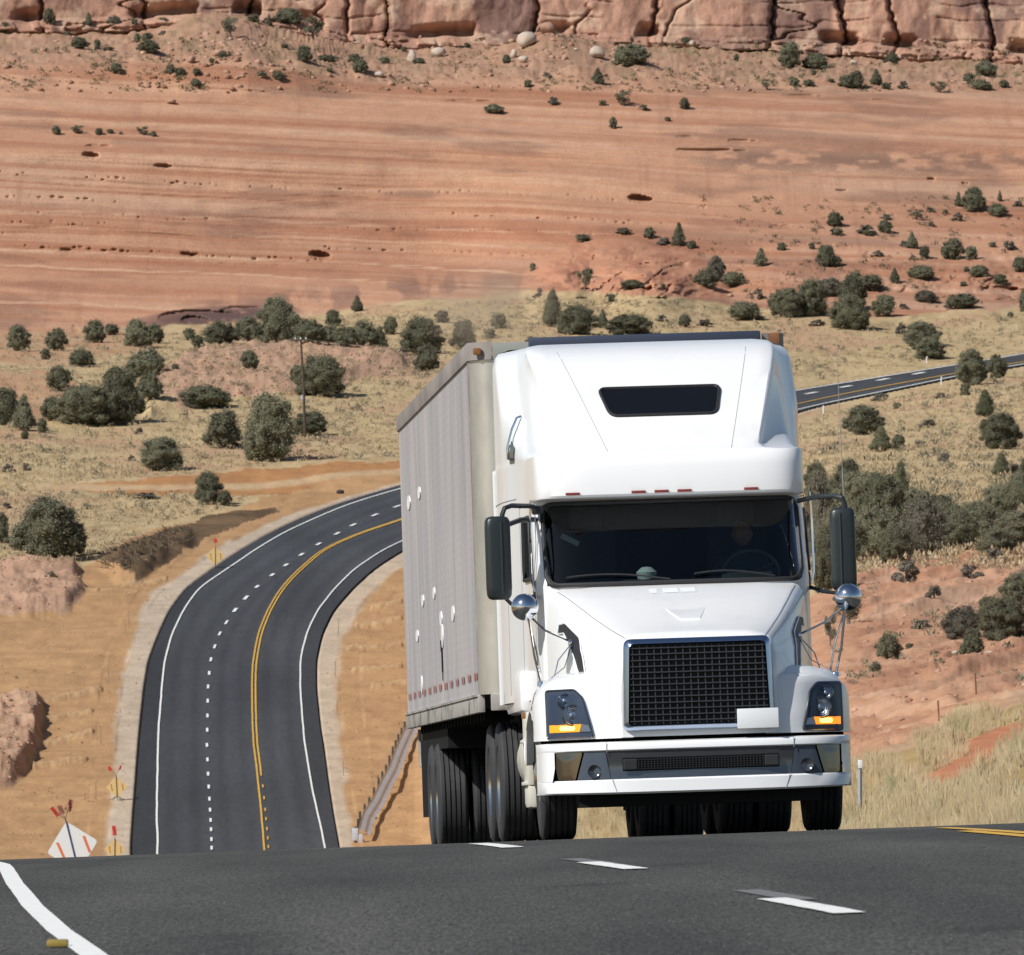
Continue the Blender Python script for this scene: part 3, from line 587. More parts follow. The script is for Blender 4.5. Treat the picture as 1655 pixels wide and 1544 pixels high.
def plant(px, base, w, h, kind, label, group):
    global nplant; nplant += 1; r = random.Random(int(px*7+base*13))
    p = ground_point(px, base)[0]; k = p[1]/FPX; shrub = kind in 'gs'
    c, t = PROTO[r.choice(KEYS[kind])]
    root = empty('shrub' if shrub else 'juniper_tree', (p[0], p[1]+w*k*.15, p[2]-.03), 0)
    root.rotation_euler = (0, 0, r.uniform(-.5, .5)+(math.pi if kind == 't' and r.random() < .5 else 0)+(r.uniform(-3, 3) if kind != 't' else 0)); s = 1.24 if kind in 'BWCd' else 1.16
    root.scale = (w*k*s, w*k*s, h*k*1.06)
    oc = bpy.data.objects.new('crown', c); COL.objects.link(oc); oc.parent = root
    if w > 15:
        ot = bpy.data.objects.new('trunk', t); COL.objects.link(ot); ot.parent = root
    tag(root, label, 'shrub' if shrub else 'tree', group)
def row(place, group, items):
    it = sorted([(e if len(e) == 5 else e) for e in items], key=lambda e: e[0])
    # ordinals are counted within one kind so that each label singles out one plant
    cnt = {}
    for e in it: cnt[e[4]] = cnt.get(e[4], 0)+1
    seen = {}
    for (px, b, w, h, kd) in it:
        i = seen.get(kd, 0); seen[kd] = i+1; nm = 'shrub' if kd in 'gs' else 'juniper'
        col = '' if kd in 'gd' else 'dark green '
        if cnt[kd] == 1: lb = 'the only %s %s %s' % (SHAPEW[kd], nm, place)
        else: lb = '%s of the %s %ss %s' % (ORD[i] if i == 0 else ORD[i]+' from left', SHAPEW[kd], nm, place)
        plant(px, b, w, h, kd, lb, group)
row('below the left rock face', 'trees along the foot of the left rock face', [
 (30, 571, 42, 45, 'r'), (91, 568, 38, 38, 'r'), (73, 581, 18, 20, 's'), (132, 593, 45, 32, 'w'), (152, 557, 38, 40, 'r'), (180, 541, 30, 20, 's'), (222, 561, 46, 50, 'w'), (250, 557, 30, 34, 'r'), (306, 551, 24, 22, 's'),
 (356, 569, 60, 40, 'w'), (402, 568, 50, 44, 'w'), (448, 563, 66, 80, 'B'), (500, 572, 50, 42, 'w'), (538, 528, 28, 28, 'r'), (577, 505, 24, 26, 'c'), (532, 562, 40, 34, 'r'), (588, 573, 50, 46, 'w'), (560, 577, 44, 34, 'r'), (614, 565, 34, 38, 'c'), (472, 560, 40, 50, 'r'), (320, 563, 26, 24, 's')])
row('behind the trailer roof corner', 'trees seen behind the trailer roof', [(632, 541, 24, 32, 'r'), (680, 574, 70, 64, 'B'), (690, 600, 46, 45, 'r'), (714, 522, 26, 22, 's'), (750, 566, 46, 50, 'r'), (806, 532, 34, 26, 's'), (792, 548, 20, 18, 's'), (858, 560, 24, 20, 's')])
row('on the flat around the pole', 'trees on the grass flat left', [
 (94, 634, 44, 42, 'r'), (8, 690, 50, 62, 'r'), (38, 700, 48, 58, 'c'), (68, 702, 20, 26, 's'), (40, 712, 14, 16, 's'), (84, 684, 42, 40, 'r'), (140, 688, 96, 74, 'W'), (190, 687, 74, 96, 'B'), (236, 614, 60, 54, 'w'), (243, 662, 46, 44, 'r'), (222, 668, 36, 34, 's'), (283, 612, 14, 12, 's'),
 (331, 661, 82, 42, 'w'), (402, 617, 32, 32, 'r'), (261, 761, 76, 56, 'B'), (213, 746, 15, 12, 'g'), (14, 764, 24, 18, 'g'), (42, 762, 18, 16, 'g'), (225, 700, 16, 14, 'g'), (362, 726, 66, 62, 'r'), (434, 747, 90, 112, 'B'), (300, 672, 12, 10, 'g'), (500, 702, 62, 44, 'w'), (480, 632, 26, 30, 's'), (518, 642, 76, 74, 'W')])
row('beside the orange dirt track', 'trees beside the dirt track', [(336, 815, 44, 56, 'B'), (362, 816, 26, 26, 'r'), (78, 908, 112, 108, 'B'), (112, 900, 56, 60, 'r'), (35, 893, 52, 44, 'w'), (2, 880, 28, 52, 'r'), (10, 823, 18, 14, 'g'), (235, 808, 50, 14, 'g'), (82, 950, 20, 12, 'g')])
row('on the low rock dome', 'plants on the rock dome', [(945, 470, 26, 34, 'o'), (950, 452, 20, 20, 's'), (861, 438, 12, 14, 's'), (942, 391, 30, 14, 's'), (1008, 379, 28, 12, 's'), (1050, 386, 22, 20, 's'), (1097, 399, 28, 38, 'c'), (1074, 396, 26, 16, 'g'), (1118, 402, 20, 14, 's'), (1022, 468, 40, 18, 'w'), (1072, 466, 10, 8, 's'), (870, 480, 22, 10, 'g'), (872, 475, 10, 10, 's')])
row('just above the cab roof', 'trees above the cab roof', [(893, 530, 42, 60, 'C'), (934, 542, 62, 50, 'B'), (974, 532, 22, 30, 'c'), (1018, 541, 66, 38, 'W'), (988, 489, 16, 16, 's'), (1107, 529, 22, 22, 'r'), (915, 540, 30, 30, 'r'), (1070, 520, 24, 14, 'g'), (1140, 528, 34, 16, 'g'), (1204, 519, 58, 34, 'w'), (1225, 485, 26, 22, 'g')])
row('on the shelf beyond the dome', 'trees on the right rocky shelf', [(1141, 465, 42, 34, 'w'), (1158, 450, 28, 40, 'd'), (1187, 464, 42, 28, 'w'), (1230, 431, 28, 30, 'c'), (1264, 405, 18, 14, 's'), (1312, 403, 12, 12, 's'), (1334, 432, 34, 38, 'r'), (1350, 432, 24, 20, 's'), (1350, 367, 28, 26, 'r'), (1352, 381, 24, 14, 's'),
 (1400, 378, 38, 18, 'g'), (1402, 381, 20, 10, 's'), (1430, 377, 26, 22, 'r'), (1432, 355, 22, 12, 'g'), (1482, 356, 32, 18, 'o'), (1503, 343, 18, 10, 'g'), (1528, 346, 12, 8, 's'), (1547, 358, 22, 18, 'g'), (1505, 367, 16, 12, 'g'), (1474, 402, 24, 26, 'c'), (1462, 400, 22, 14, 'g'), (1495, 418, 18, 22, 'r'), (1476, 420, 14, 10, 'g'),
 (1540, 420, 40, 36, 'r'), (1570, 420, 26, 24, 's'), (1574, 341, 36, 40, 'B'), (1549, 334, 16, 24, 'c'), (1612, 350, 34, 24, 'w'), (1616, 326, 10, 18, 'c'), (1604, 400, 14, 10, 's'), (1649, 440, 26, 26, 'r'), (1583, 448, 30, 22, 'w'), (1562, 440, 12, 10, 's'), (1617, 460, 26, 18, 'r'), (1557, 463, 14, 9, 's'), (1418, 416, 24, 14, 'g'), (1630, 405, 30, 20, 'g'), (1645, 335, 20, 14, 'g')])
row('behind the far road', 'trees in the clump right of the cab', [(1252, 500, 24, 26, 'r'), (1272, 514, 50, 54, 'W'), (1312, 512, 56, 62, 'B'), (1342, 480, 46, 34, 'd'), (1372, 535, 64, 60, 'W'), (1376, 500, 50, 58, 'r'), (1430, 513, 42, 38, 'r'), (1446, 458, 22, 24, 'c'), (1405, 470, 50, 28, 'r'), (1382, 455, 24, 16, 's'), (1490, 452, 46, 26, 'w'), (1495, 489, 38, 22, 'd'), (1554, 500, 56, 28, 'w'), (1656, 502, 20, 38, 'r'), (1633, 512, 12, 10, 's'), (1460, 500, 20, 12, 'g'), (1458, 542, 24, 24, 'g'), (1490, 562, 60, 42, 'B'), (1502, 583, 54, 36, 'B'), (1320, 528, 34, 14, 'g')])
row('in front of the far road', 'trees below the far road', [(1570, 626, 54, 60, 'B'), (1560, 642, 20, 22, 's'), (1612, 612, 34, 40, 'r'), (1592, 676, 38, 44, 'C'), (1616, 731, 62, 66, 'W'), (1618, 769, 34, 38, 'C'), (1640, 768, 26, 24, 'g'), (1396, 706, 64, 50, 'B'), (1424, 733, 40, 42, 'C'), (1452, 731, 24, 30, 's'), (1450, 660, 16, 11, 's'), (1500, 692, 34, 18, 'g'), (1488, 722, 28, 18, 'g'), (1528, 745, 26, 18, 'g'), (1520, 645, 22, 12, 'g'), (1425, 648, 40, 16, 'g')])
row('in the thicket by the mirror', 'trees in the thicket on the right', [(1396, 852, 88, 104, 'W'), (1372, 800, 46, 60, 'B'), (1456, 838, 46, 92, 'C'), (1420, 902, 96, 96, 'W'), (1492, 898, 72, 104, 'd'), (1545, 890, 64, 80, 'W'), (1518, 850, 54, 56, 'r'), (1580, 880, 76, 72, 'B'), (1612, 858, 60, 84, 'W'), (1642, 895, 70, 66, 'W'), (1648, 820, 50, 62, 'B'), (1322, 905, 46, 150, 'd'), (1336, 960, 48, 110, 'B'), (1355, 915, 60, 110, 'W'), (1450, 918, 60, 62, 'B'), (1610, 905, 60, 50, 'W'), (1318, 800, 40, 54, 'B'), (1425, 870, 80, 110, 'B'), (1530, 880, 80, 70, 'B'), (1480, 860, 70, 80, 'W'), (1340, 840, 60, 70, 'W'), (1655, 780, 30, 40, 'C')])
row('on the bare red slope', 'bushes on the red slope', [(1465, 946, 54, 46, 'g'), (1568, 940, 46, 28, 'g'), (1608, 918, 44, 28, 'g'), (1435, 1064, 46, 44, 'r'), (1415, 1092, 24, 26, 's'), (1510, 976, 32, 28, 'g'), (1490, 1022, 42, 22, 'g'), (1558, 1030, 64, 58, 'd'), (1574, 1076, 36, 48, 'r'), (1557, 1081, 16, 20, 's'), (1622, 1040, 74, 76, 'W'), (1645, 990, 60, 60, 'B'), (1600, 1010, 50, 52, 'r'), (1372, 1012, 60, 50, 'o'), (1342, 1050, 30, 60, 'o'), (1394, 1098, 16, 8, 's'), (1470, 1050, 16, 10, 's'), (1616, 1048, 16, 14, 's')])
row('under the left cliff', 'bushes under the left cliff', [(79, 38, 22, 26, 'r'), (8, 53, 18, 20, 's'), (108, 57, 14, 12, 's'), (143, 42, 16, 22, 'c'), (184, 51, 28, 28, 'r'), (217, 43, 13, 14, 's'), (238, 66, 24, 16, 's'), (262, 46, 24, 16, 's'), (128, 82, 32, 20, 'w'), (157, 80, 14, 18, 's'), (175, 81, 22, 8, 's'), (240, 91, 38, 24, 'w'), (264, 63, 16, 10, 'g'), (222, 76, 14, 16, 's'), (188, 119, 24, 18, 'r'), (276, 121, 20, 18, 's'), (292, 122, 18, 14, 's'), (318, 122, 18, 13, 's'), (316, 142, 20, 16, 'r'),
 (372, 70, 36, 36, 'o'), (360, 94, 16, 12, 's'), (343, 102, 12, 8, 's'), (410, 48, 24, 14, 's'), (435, 48, 14, 20, 'c'), (465, 38, 44, 28, 'w'), (505, 69, 48, 40, 'o'), (492, 104, 28, 28, 'r'), (530, 104, 40, 12, 's')])
row('under the middle cliff', 'bushes under the middle cliff', [(423, 125, 20, 12, 's'), (450, 129, 24, 16, 'w'), (532, 118, 14, 8, 's'), (460, 80, 16, 8, 's'), (582, 124, 26, 24, 'r'), (574, 104, 26, 16, 's'), (622, 110, 20, 12, 's'), (653, 86, 14, 10, 's'), (677, 104, 22, 12, 'r'), (722, 80, 24, 12, 'g'), (755, 83, 14, 10, 's'), (819, 109, 15, 15, 'r'), (846, 94, 14, 8, 's'), (884, 121, 18, 10, 'g'), (878, 74, 14, 10, 'g'), (853, 142, 15, 14, 's'), (798, 184, 32, 18, 'w'), (894, 169, 24, 16, 'g'), (974, 171, 16, 10, 's'), (1008, 173, 36, 32, 'o'), (1040, 179, 22, 12, 'g'), (1020, 112, 62, 40, 'w'), (966, 135, 26, 24, 'c'), (991, 208, 16, 20, 's'), (1106, 177, 18, 20, 'r'), (1079, 196, 12, 8, 's')])
row('under the right cliff', 'bushes under the right cliff', [(1107, 73, 18, 14, 's'), (1277, 109, 40, 46, 'r'), (1318, 111, 44, 30, 'w'), (1190, 103, 12, 12, 's'), (1442, 109, 28, 22, 'r'), (1593, 122, 36, 28, 'w'), (1240, 146, 26, 20, 'o'), (1284, 141, 18, 16, 's'), (1307, 141, 22, 12, 's'), (1315, 125, 12, 10, 's'), (1368, 143, 30, 22, 's'), (1384, 144, 32, 30, 'r'), (1416, 140, 24, 26, 'c'), (1432, 145, 18, 12, 's'), (1460, 144, 22, 16, 'g'), (1518, 150, 32, 20, 'o'), (1566, 136, 22, 20, 's'), (1586, 148, 32, 20, 'w'), (1623, 145, 18, 14, 's'), (1343, 136, 12, 7, 's')])
row('in the left rock crack', 'bushes in the left rock crack', [(91, 218, 16, 16, 's'), (126, 217, 28, 17, 'o'), (160, 218, 16, 12, 's'), (178, 216, 14, 8, 's'), (230, 219, 28, 17, 'o'), (248, 221, 12, 10, 's'), (195, 217, 10, 6, 'g')])
print('plants', nplant)
# ---- scrub (stuff): low sage tufts and pale bunch grass over the flats
def region_ok(px, v):
    bl_ = baseline(px)
    ok = (v > bl_+8) & (roadmask(px, v, 55) < .05)
    dirtp = [(-900, 985), (60, 962), (180, 888), (240, 850), (330, 832), (420, 802), (560, 772), (720, 750), (800, 900), (760, 1410), (-900, 1410)]
    ok &= ~inpoly(px, v, dirtp) & ~inpoly(px, v, [(50, 790), (200, 778), (460, 752), (700, 735), (700, 795), (430, 806), (300, 800), (150, 800)])
    return ok
def scatter(n, rect, fn, seed):
    r = np.random.default_rng(seed); x = r.uniform(rect[0], rect[2], n); y = r.uniform(rect[1], rect[3], n); k = fn(x, y, r); return x[k], y[k], r
def tufts(name, label, px, v, r, rad, nb, hs, colA, colB, bsz, m, spread=1.0):
    P = ground_point(px, v); n = len(P); R = rad(r, n); 
    idx = np.repeat(np.arange(n), nb); k = len(idx); a = r.random(k)*6.283; q = np.sqrt(r.random(k)); z = r.random(k)
    Rk = R[idx]; c = P[idx]; hk = Rk*hs
    prof = np.sqrt(np.clip(1-z*z*.8, 0, 1))
    base = c+np.stack([Rk*q*prof*np.cos(a), Rk*q*prof*np.sin(a), hk*z-.02], -1)
    s = bsz*Rk*(.6+.8*r.random(k))
    d1 = np.stack([np.cos(a+1.5)*.5, np.sin(a+1.5)*.5, .2*r.normal(size=k)], -1)*s[:, None]; d2 = np.stack([.35*np.cos(a)*spread, .35*np.sin(a)*spread, .9*np.ones(k)], -1)*s[:, None]*1.6
    V = np.stack([base-d1, base+d1, base+d2], 1).reshape(-1, 3)
    t = r.random(n)[idx][:, None]*.7+r.random((k, 1))*.3; Cc = np.repeat(np.array(colA)*(1-t)+np.array(colB)*t, 3, 0)
    o = link(name, mesh_np(name, V, np.arange(len(V)).reshape(-1, 3), Cc, smooth=False), m); tag(o, label, None, None, 'stuff'); o['category'] = 'scrub'; return o
M_tuft = vcol_mat('dry_scrub', rough=.95, nscale=4, namt=.12, bump=None, spec=.05, trans=.1)
px, v, r = scatter(10500, (-350, 470, 1715, 905), lambda x, y, r: region_ok(x, y) & (fbm(x/60, y/24, 501, 3) > -.15) & ~((y > 770) & (x > 640) & (x < 1300)), 1)
tufts('sage_scrub', 'low grey green sage scattered over the dry grass flats', px, v, r, lambda r, n: .15+.55*r.random(n)**2.4, 30, .8, (.27, .24, .17), (.17, .16, .115), .22, M_tuft)
px, v, r = scatter(33000, (-400, 470, 1950, 930), lambda x, y, r: region_ok(x, y) & ~((y > 770) & (x > 640) & (x < 1300)), 2)
tufts('dry_grass', 'pale dry bunch grass covering the flats', px, v, r, lambda r, n: .16+.3*r.random(n), 12, .9, (.47, .38, .25), (.35, .275, .17), .30, M_tuft)
px, v, r = scatter(2600, (-60, 76, 1715, 150), lambda x, y, r: fbm(x/40, y/12, 511, 3) > .0, 3)
tufts('sparse_scrub', 'tiny green tufts dotted over the rock shelf under the cliff', px, v, r, lambda r, n: .2+.5*r.random(n)**2, 18, .7, (.24, .20, .12), (.13, .13, .08), .3, M_tuft)
px, v, r = scatter(900, (1130, 320, 1715, 500), lambda x, y, r: fbm(x/40, y/16, 513, 3) > .0, 4)
tufts('sparse_scrub', 'thin tufts between the junipers on the right rocky shelf', px, v, r, lambda r, n: .2+.5*r.random(n)**2, 18, .7, (.26, .20, .13), (.15, .13, .09), .3, M_tuft)
px, v, r = scatter(700, (1340, 900, 1715, 1110), lambda x, y, r: fbm(x/30, y/16, 515, 3) > .1, 5)
tufts('sparse_scrub', 'thin grey tufts on the bare red slope', px, v, r, lambda r, n: .08+.22*r.random(n)**2, 22, .7, (.30, .25, .17), (.2, .18, .13), .28, M_tuft)
# ---- tall dry grass on the roadside bank
def bank_grass():
    r = np.random.default_rng(11); X_ = []; V_ = []
    n = 5200; px = r.uniform(800, 1740, n); v = 1120+285*r.random(n)**.8
    top = BANK_TOP(px)+6*fbm(px/14, px*0, 231, 3)
    soilp = [(1492, 1286), (1494, 1262), (1532, 1222), (1575, 1197), (1600, 1182), (1655, 1168), (1700, 1168), (1700, 1183), (1625, 1213), (1560, 1272), (1520, 1296)]
    dens = .9*ss(-.15, .25, fbm(px/30, v/18, 517, 3)+.35*ss(1250, 1330, v))
    ok = (v > top-2) & (r.random(n) < dens) & ~(inpoly(px, v, soilp) & (r.random(n) < .93)) & ~((px < 910) & (v > 1350))
    px = px[ok]; v = v[ok]; P = ground_point(px, v); n = len(P); nb = 34
    idx = np.repeat(np.arange(n), nb); k = len(idx); a = r.random(k)*6.283
    hc = (.16+.42*r.random(n)**2)*np.where(v > 1300, 1.15, 1.0); h = hc[idx]*(.5+.6*r.random(k)); q = .16*np.sqrt(r.random(k))*(.6+hc[idx])
    b = P[idx]+np.stack([q*np.cos(a), q*np.sin(a), -.03+0*a], -1)
    la = (r.normal(size=n)*.10+.06)[idx]
    lean = np.stack([h*(.34*np.cos(a)*r.random(k)+la+.1*r.normal(size=k)), h*.3*np.sin(a)*r.random(k), h], -1)
    w = .0065+.006*r.random(k); mid = b+lean*np.array([.45, .45, .6]); tip = b+lean
    off = np.stack([w, 0*w, 0*w], -1)
    V = np.stack([b-off, b+off, mid+off*.8, mid-off*.8, tip], 1).reshape(-1, 3); i0 = np.arange(k)*5
    Fq = np.stack([i0, i0+1, i0+2, i0+3], -1); Ft = np.stack([i0+3, i0+2, i0+4, i0+4], -1)
    Tr = np.concatenate([np.stack([i0, i0+1, i0+2], -1), np.stack([i0, i0+2, i0+3], -1), np.stack([i0+3, i0+2, i0+4], -1)])
    t = (.6*r.random(n)[idx]+.4*r.random(k))[:, None]; cA = np.array([.70, .59, .38]); cB = np.array([.42, .32, .19]); cc = cA*(1-t)+cB*t
    gr = (fbm(px/25, v/14, 519, 2) > .5)[idx][:, None]; cc = np.where(gr, cc*np.array([.62, .72, .62]), cc)
    o = link('roadside_grass', mesh_np('roadside_grass', V, Tr, np.repeat(cc, 5, 0), smooth=False), vcol_mat('tall_dry_grass', rough=.8, nscale=3, namt=.1, bump=None, spec=.2, trans=.25))
    tag(o, 'tall straw coloured grass on the roadside bank right of the truck', 'grass', None, 'stuff')
bank_grass()
# ------------------------------------------------------------------ mesh builder
class MB:
    def __init__(s): s.v = []; s.f = []; s.mi = []
    def add(s, V, Fc, mi=0):
        n = len(s.v); s.v += [tuple(map(float, p)) for p in V]; s.f += [tuple(int(i)+n for i in f) for f in Fc]; s.mi += [mi]*len(Fc)
    def box(s, c, d, mi=0, bev=0, rot=None):
        x, y, z = [k/2 for k in d]
        if bev:
            b = min(bev, x*.9, y*.9, z*.9); V = []; bm = bmesh.new(); bmesh.ops.create_cube(bm, size=1)
            for v in bm.verts: v.co = Vector((v.co.x*2*x, v.co.y*2*y, v.co.z*2*z))
            bmesh.ops.bevel(bm, geom=list(bm.edges), offset=b, segments=2, affect='EDGES', profile=.6)
            V = [v.co.copy() for v in bm.verts]; bm.verts.index_update(); Fc = [[v.index for v in f.verts] for f in bm.faces]; bm.free()
        else:
            V = [Vector((i*x, j*y, k*z)) for i in (-1, 1) for j in (-1, 1) for k in (-1, 1)]
            Fc = [(0, 1, 3, 2), (4, 6, 7, 5), (0, 4, 5, 1), (2, 3, 7, 6), (0, 2, 6, 4), (1, 5, 7, 3)]
        if rot is not None: V = [rot @ v for v in V]
        s.add([v+Vector(c) for v in V], Fc, mi)
    def tube(s, P, r, seg=8, mi=0, closed=False, cap=True):
        P = [Vector(p) for p in P]; n = len(P); R = r if isinstance(r, (list, tuple)) else [r]*n; V = []; u = None
        for i, p in enumerate(P):
            a = P[(i-1) % n] if (closed or i) else P[i]; b = P[(i+1) % n] if (closed or i < n-1) else P[i]
            d = (b-a).normalized()
            if u is None: u = d.orthogonal().normalized()
            u = (u-d*u.dot(d)).normalized(); w = d.cross(u)
            for k in range(seg): t = 2*math.pi*k/seg; V.append(p+(u*math.cos(t)+w*math.sin(t))*R[i])
        Fc = []
        for i in range(n if closed else n-1):
            j = (i+1) % n
            for k in range(seg): Fc.append((i*seg+k, i*seg+(k+1) % seg, j*seg+(k+1) % seg, j*seg+k))
        if cap and not closed: Fc += [tuple(range(seg))[::-1], tuple((n-1)*seg+k for k in range(seg))]
        s.add(V, Fc, mi)
    def lathe(s, prof, axis='x', c=(0, 0, 0), seg=40, mi=0, close=False):
        V = []; m = len(prof)
        for k in range(seg):
            t = 2*math.pi*k/seg; ct, st = math.cos(t), math.sin(t)
            for (a, r) in prof:
                p = (a, r*ct, r*st) if axis == 'x' else ((r*ct, a, r*st) if axis == 'y' else (r*ct, r*st, a)); V.append((p[0]+c[0], p[1]+c[1], p[2]+c[2]))
        Fc = []
        for k in range(seg):
            k2 = (k+1) % seg
            for i in range(m-1 if not close else m): j = (i+1) % m; Fc.append((k*m+i, k*m+j, k2*m+j, k2*m+i))
        s.add(V, Fc, mi)
    def grid(s, A, mi=0, flip=False):
        A = np.asarray(A, float); r, c = A.shape[:2]; Fc = grid_faces(r, c)
        s.add(A.reshape(-1, 3), Fc[:, ::-1] if flip else Fc, mi)
    def rings(s, poly, fn, K=6, mi=0, off=0.0):
        """fills an outline given in (x, z) with a surface y = fn(x, z)"""
        poly = np.array(poly, float); c = poly.mean(0); V = [(c[0], fn(c[0], c[1])+off, c[1])]; n = len(poly); Fc = []
        for k in range(1, K+1):
            for p in poly: q = c+(p-c)*k/K; V.append((q[0], fn(q[0], q[1])+off, q[1]))
        for j in range(n): Fc.append((0, 1+j, 1+(j+1) % n))
        for k in range(K-1):
            a = 1+k*n; b = a+n
            for j in range(n): Fc.append((a+j, b+j, b+(j+1) % n, a+(j+1) % n))
        s.add(V, Fc, mi)
    def build(s, name, mats, parent=None, smooth=True, angle=35, recalc=True):
        me = bpy.data.meshes.new(name); me.from_pydata(s.v, [], s.f); me.update()
        if recalc:
            bm = bmesh.new(); bm.from_mesh(me); bmesh.ops.remove_doubles(bm, verts=bm.verts, dist=1e-5); bm.faces.ensure_lookup_table()
            bmesh.ops.recalc_face_normals(bm, faces=bm.faces); bm.to_mesh(me); bm.free()
            if len(s.mi) == len(me.polygons) and any(s.mi): me.polygons.foreach_set('material_index', s.mi)
        elif any(s.mi): me.polygons.foreach_set('material_index', s.mi)
        o = link(name, me, mats, parent)
        if smooth:
            me.polygons.foreach_set('use_smooth', [True]*len(me.polygons))
            try: me.set_sharp_from_angle(angle=math.radians(angle))
            except Exception: pass
        return o
def roundpoly(pts, r, k=5):
    out = []; n = len(pts)
    for i in range(n):
        p = Vector(pts[i]).to_2d() if len(pts[i]) > 2 else Vector(pts[i]); a = Vector(pts[i-1]); b = Vector(pts[(i+1) % n]); p = Vector(pts[i])
        da = (a-p); db = (b-p); ra = min(r, da.length*.45); rb = min(r, db.length*.45); A = p+da.normalized()*ra; B = p+db.normalized()*rb
        for j in range(k+1):
            t = j/k; out.append(tuple((A*(1-t)+p*t)*(1-t)+(p*(1-t)+B*t)*t))
    return out
def dens(poly, n=6):
    out = []
    for i in range(len(poly)):
        a = poly[i]; b = poly[(i+1) % len(poly)]
        L_ = math.dist(a, b); m = max(1, int(L_/.08))
        for j in range(m): t = j/m; out.append((a[0]+(b[0]-a[0])*t, a[1]+(b[1]-a[1])*t))
    return out
# ------------------------------------------------------------------ truck materials
M_wp = mat('white_paint', (.79, .80, .81), .33, coat=.5, noise=(1.8, (.68, .67, .65), .55, .9, (1, 1, .45)))
M_cream = mat('cream_paint', (.60, .58, .50), .5, noise=(3, (.42, .40, .35), .45, .7, (1, 1, .3)))
M_blk = mat('black_rubber_trim', (.018, .018, .020), .55)
M_blkgl = mat('black_gloss', (.006, .007, .010), .4, spec=.10)
M_mirb = mat('mirror_housing', (.016, .022, .024), .38, spec=.5)
M_chrome = mat('chrome', (.78, .79, .80), .06, metal=1)
M_dchrome = mat('dark_chrome', (.13, .14, .155), .13, metal=.75)
M_steel = mat('steel', (.45, .45, .45), .35, metal=.9, noise=(8, (.25, .24, .22), .4, .7, (1, 1, 1)))
M_alu = mat('polished_alloy', (.72, .70, .66), .18, metal=1)
M_under = mat('chassis_black', (.009, .009, .009), .8, spec=.2)
M_tyre = mat('tyre_rubber', (.030, .031, .034), .75, noise=(5, (.055, .053, .05), .5, .75, (1, 1, 1)))
M_amber = mat('amber_lamp_lit', (.8, .28, .02), .3, emit=(1, .27, .015), es=1.5)
M_bulb = mat('bulb_lit', (1, .7, .2), .3, emit=(1, .62, .12), es=4)
M_amberoff = mat('amber_lens', (.22, .09, .02), .2, coat=.5)
M_redl = mat('marker_lens', (.20, .035, .03), .25, coat=.5)
M_lamp = mat('lamp_reflector', (.45, .50, .56), .32, metal=1)
M_lamph = mat('lamp_housing', (.055, .070, .095), .4, spec=.4)
M_plate = mat('plate', (.72, .74, .76), .45)
M_seam = mat('panel_gap', (.22, .23, .25), .7)
M_int = mat('cab_interior', (.020, .022, .025), .9)
M_int2 = mat('interior_lit_grey', (.16, .17, .17), .7)  # paler than the rest of the cab so the door trim looks lit
M_cloth = mat('seat_cloth', (.03, .035, .045), .9)
def glass_mat(name, tint, refl=1.45, gr=.03):
    m = bpy.data.materials.new(name); m.use_nodes = True; nt = m.node_tree; N = nt.nodes.new; L = nt.links.new
    for n in list(nt.nodes): nt.nodes.remove(n)
    o = N('ShaderNodeOutputMaterial'); mx = N('ShaderNodeMixShader'); tr = N('ShaderNodeBsdfTransparent'); gl = N('ShaderNodeBsdfGlossy'); fr = N('ShaderNodeFresnel')
    tr.inputs[0].default_value = (*tint, 1); gl.inputs[0].default_value = (.9, .93, .95, 1); gl.inputs[1].default_value = gr; fr.inputs[0].default_value = refl
    L(fr.outputs[0], mx.inputs[0]); L(tr.outputs[0], mx.inputs[1]); L(gl.outputs[0], mx.inputs[2]); L(mx.outputs[0], o.inputs[0]); return m
M_glass = glass_mat('windscreen_glass', (.50, .60, .60), 1.38)
M_lens = glass_mat('lamp_lens', (.75, .80, .88), 1.10, .22)
def frame_at(name, px, d, yaw, pitch, roll):
    X = (px-CX)/FPX*d; o = empty(name, (X, d, rsurf(X, d)))
    B = Vector((-math.sin(yaw), math.cos(yaw), -math.tan(pitch))).normalized(); R = Vector((math.cos(yaw), math.sin(yaw), math.tan(roll))); R = (R-B*R.dot(B)).normalized(); U = R.cross(B)
    M = Matrix((R, B, U)).transposed(); o.rotation_euler = M.to_euler(); return o
rad = math.radians
TR = frame_at('semi_truck', 1137, 74.5, rad(3.3), rad(2.35), rad(1.75))
tag(TR, 'white long-nose semi truck tractor with sleeper cab, climbing over the crest toward the camera', 'truck')
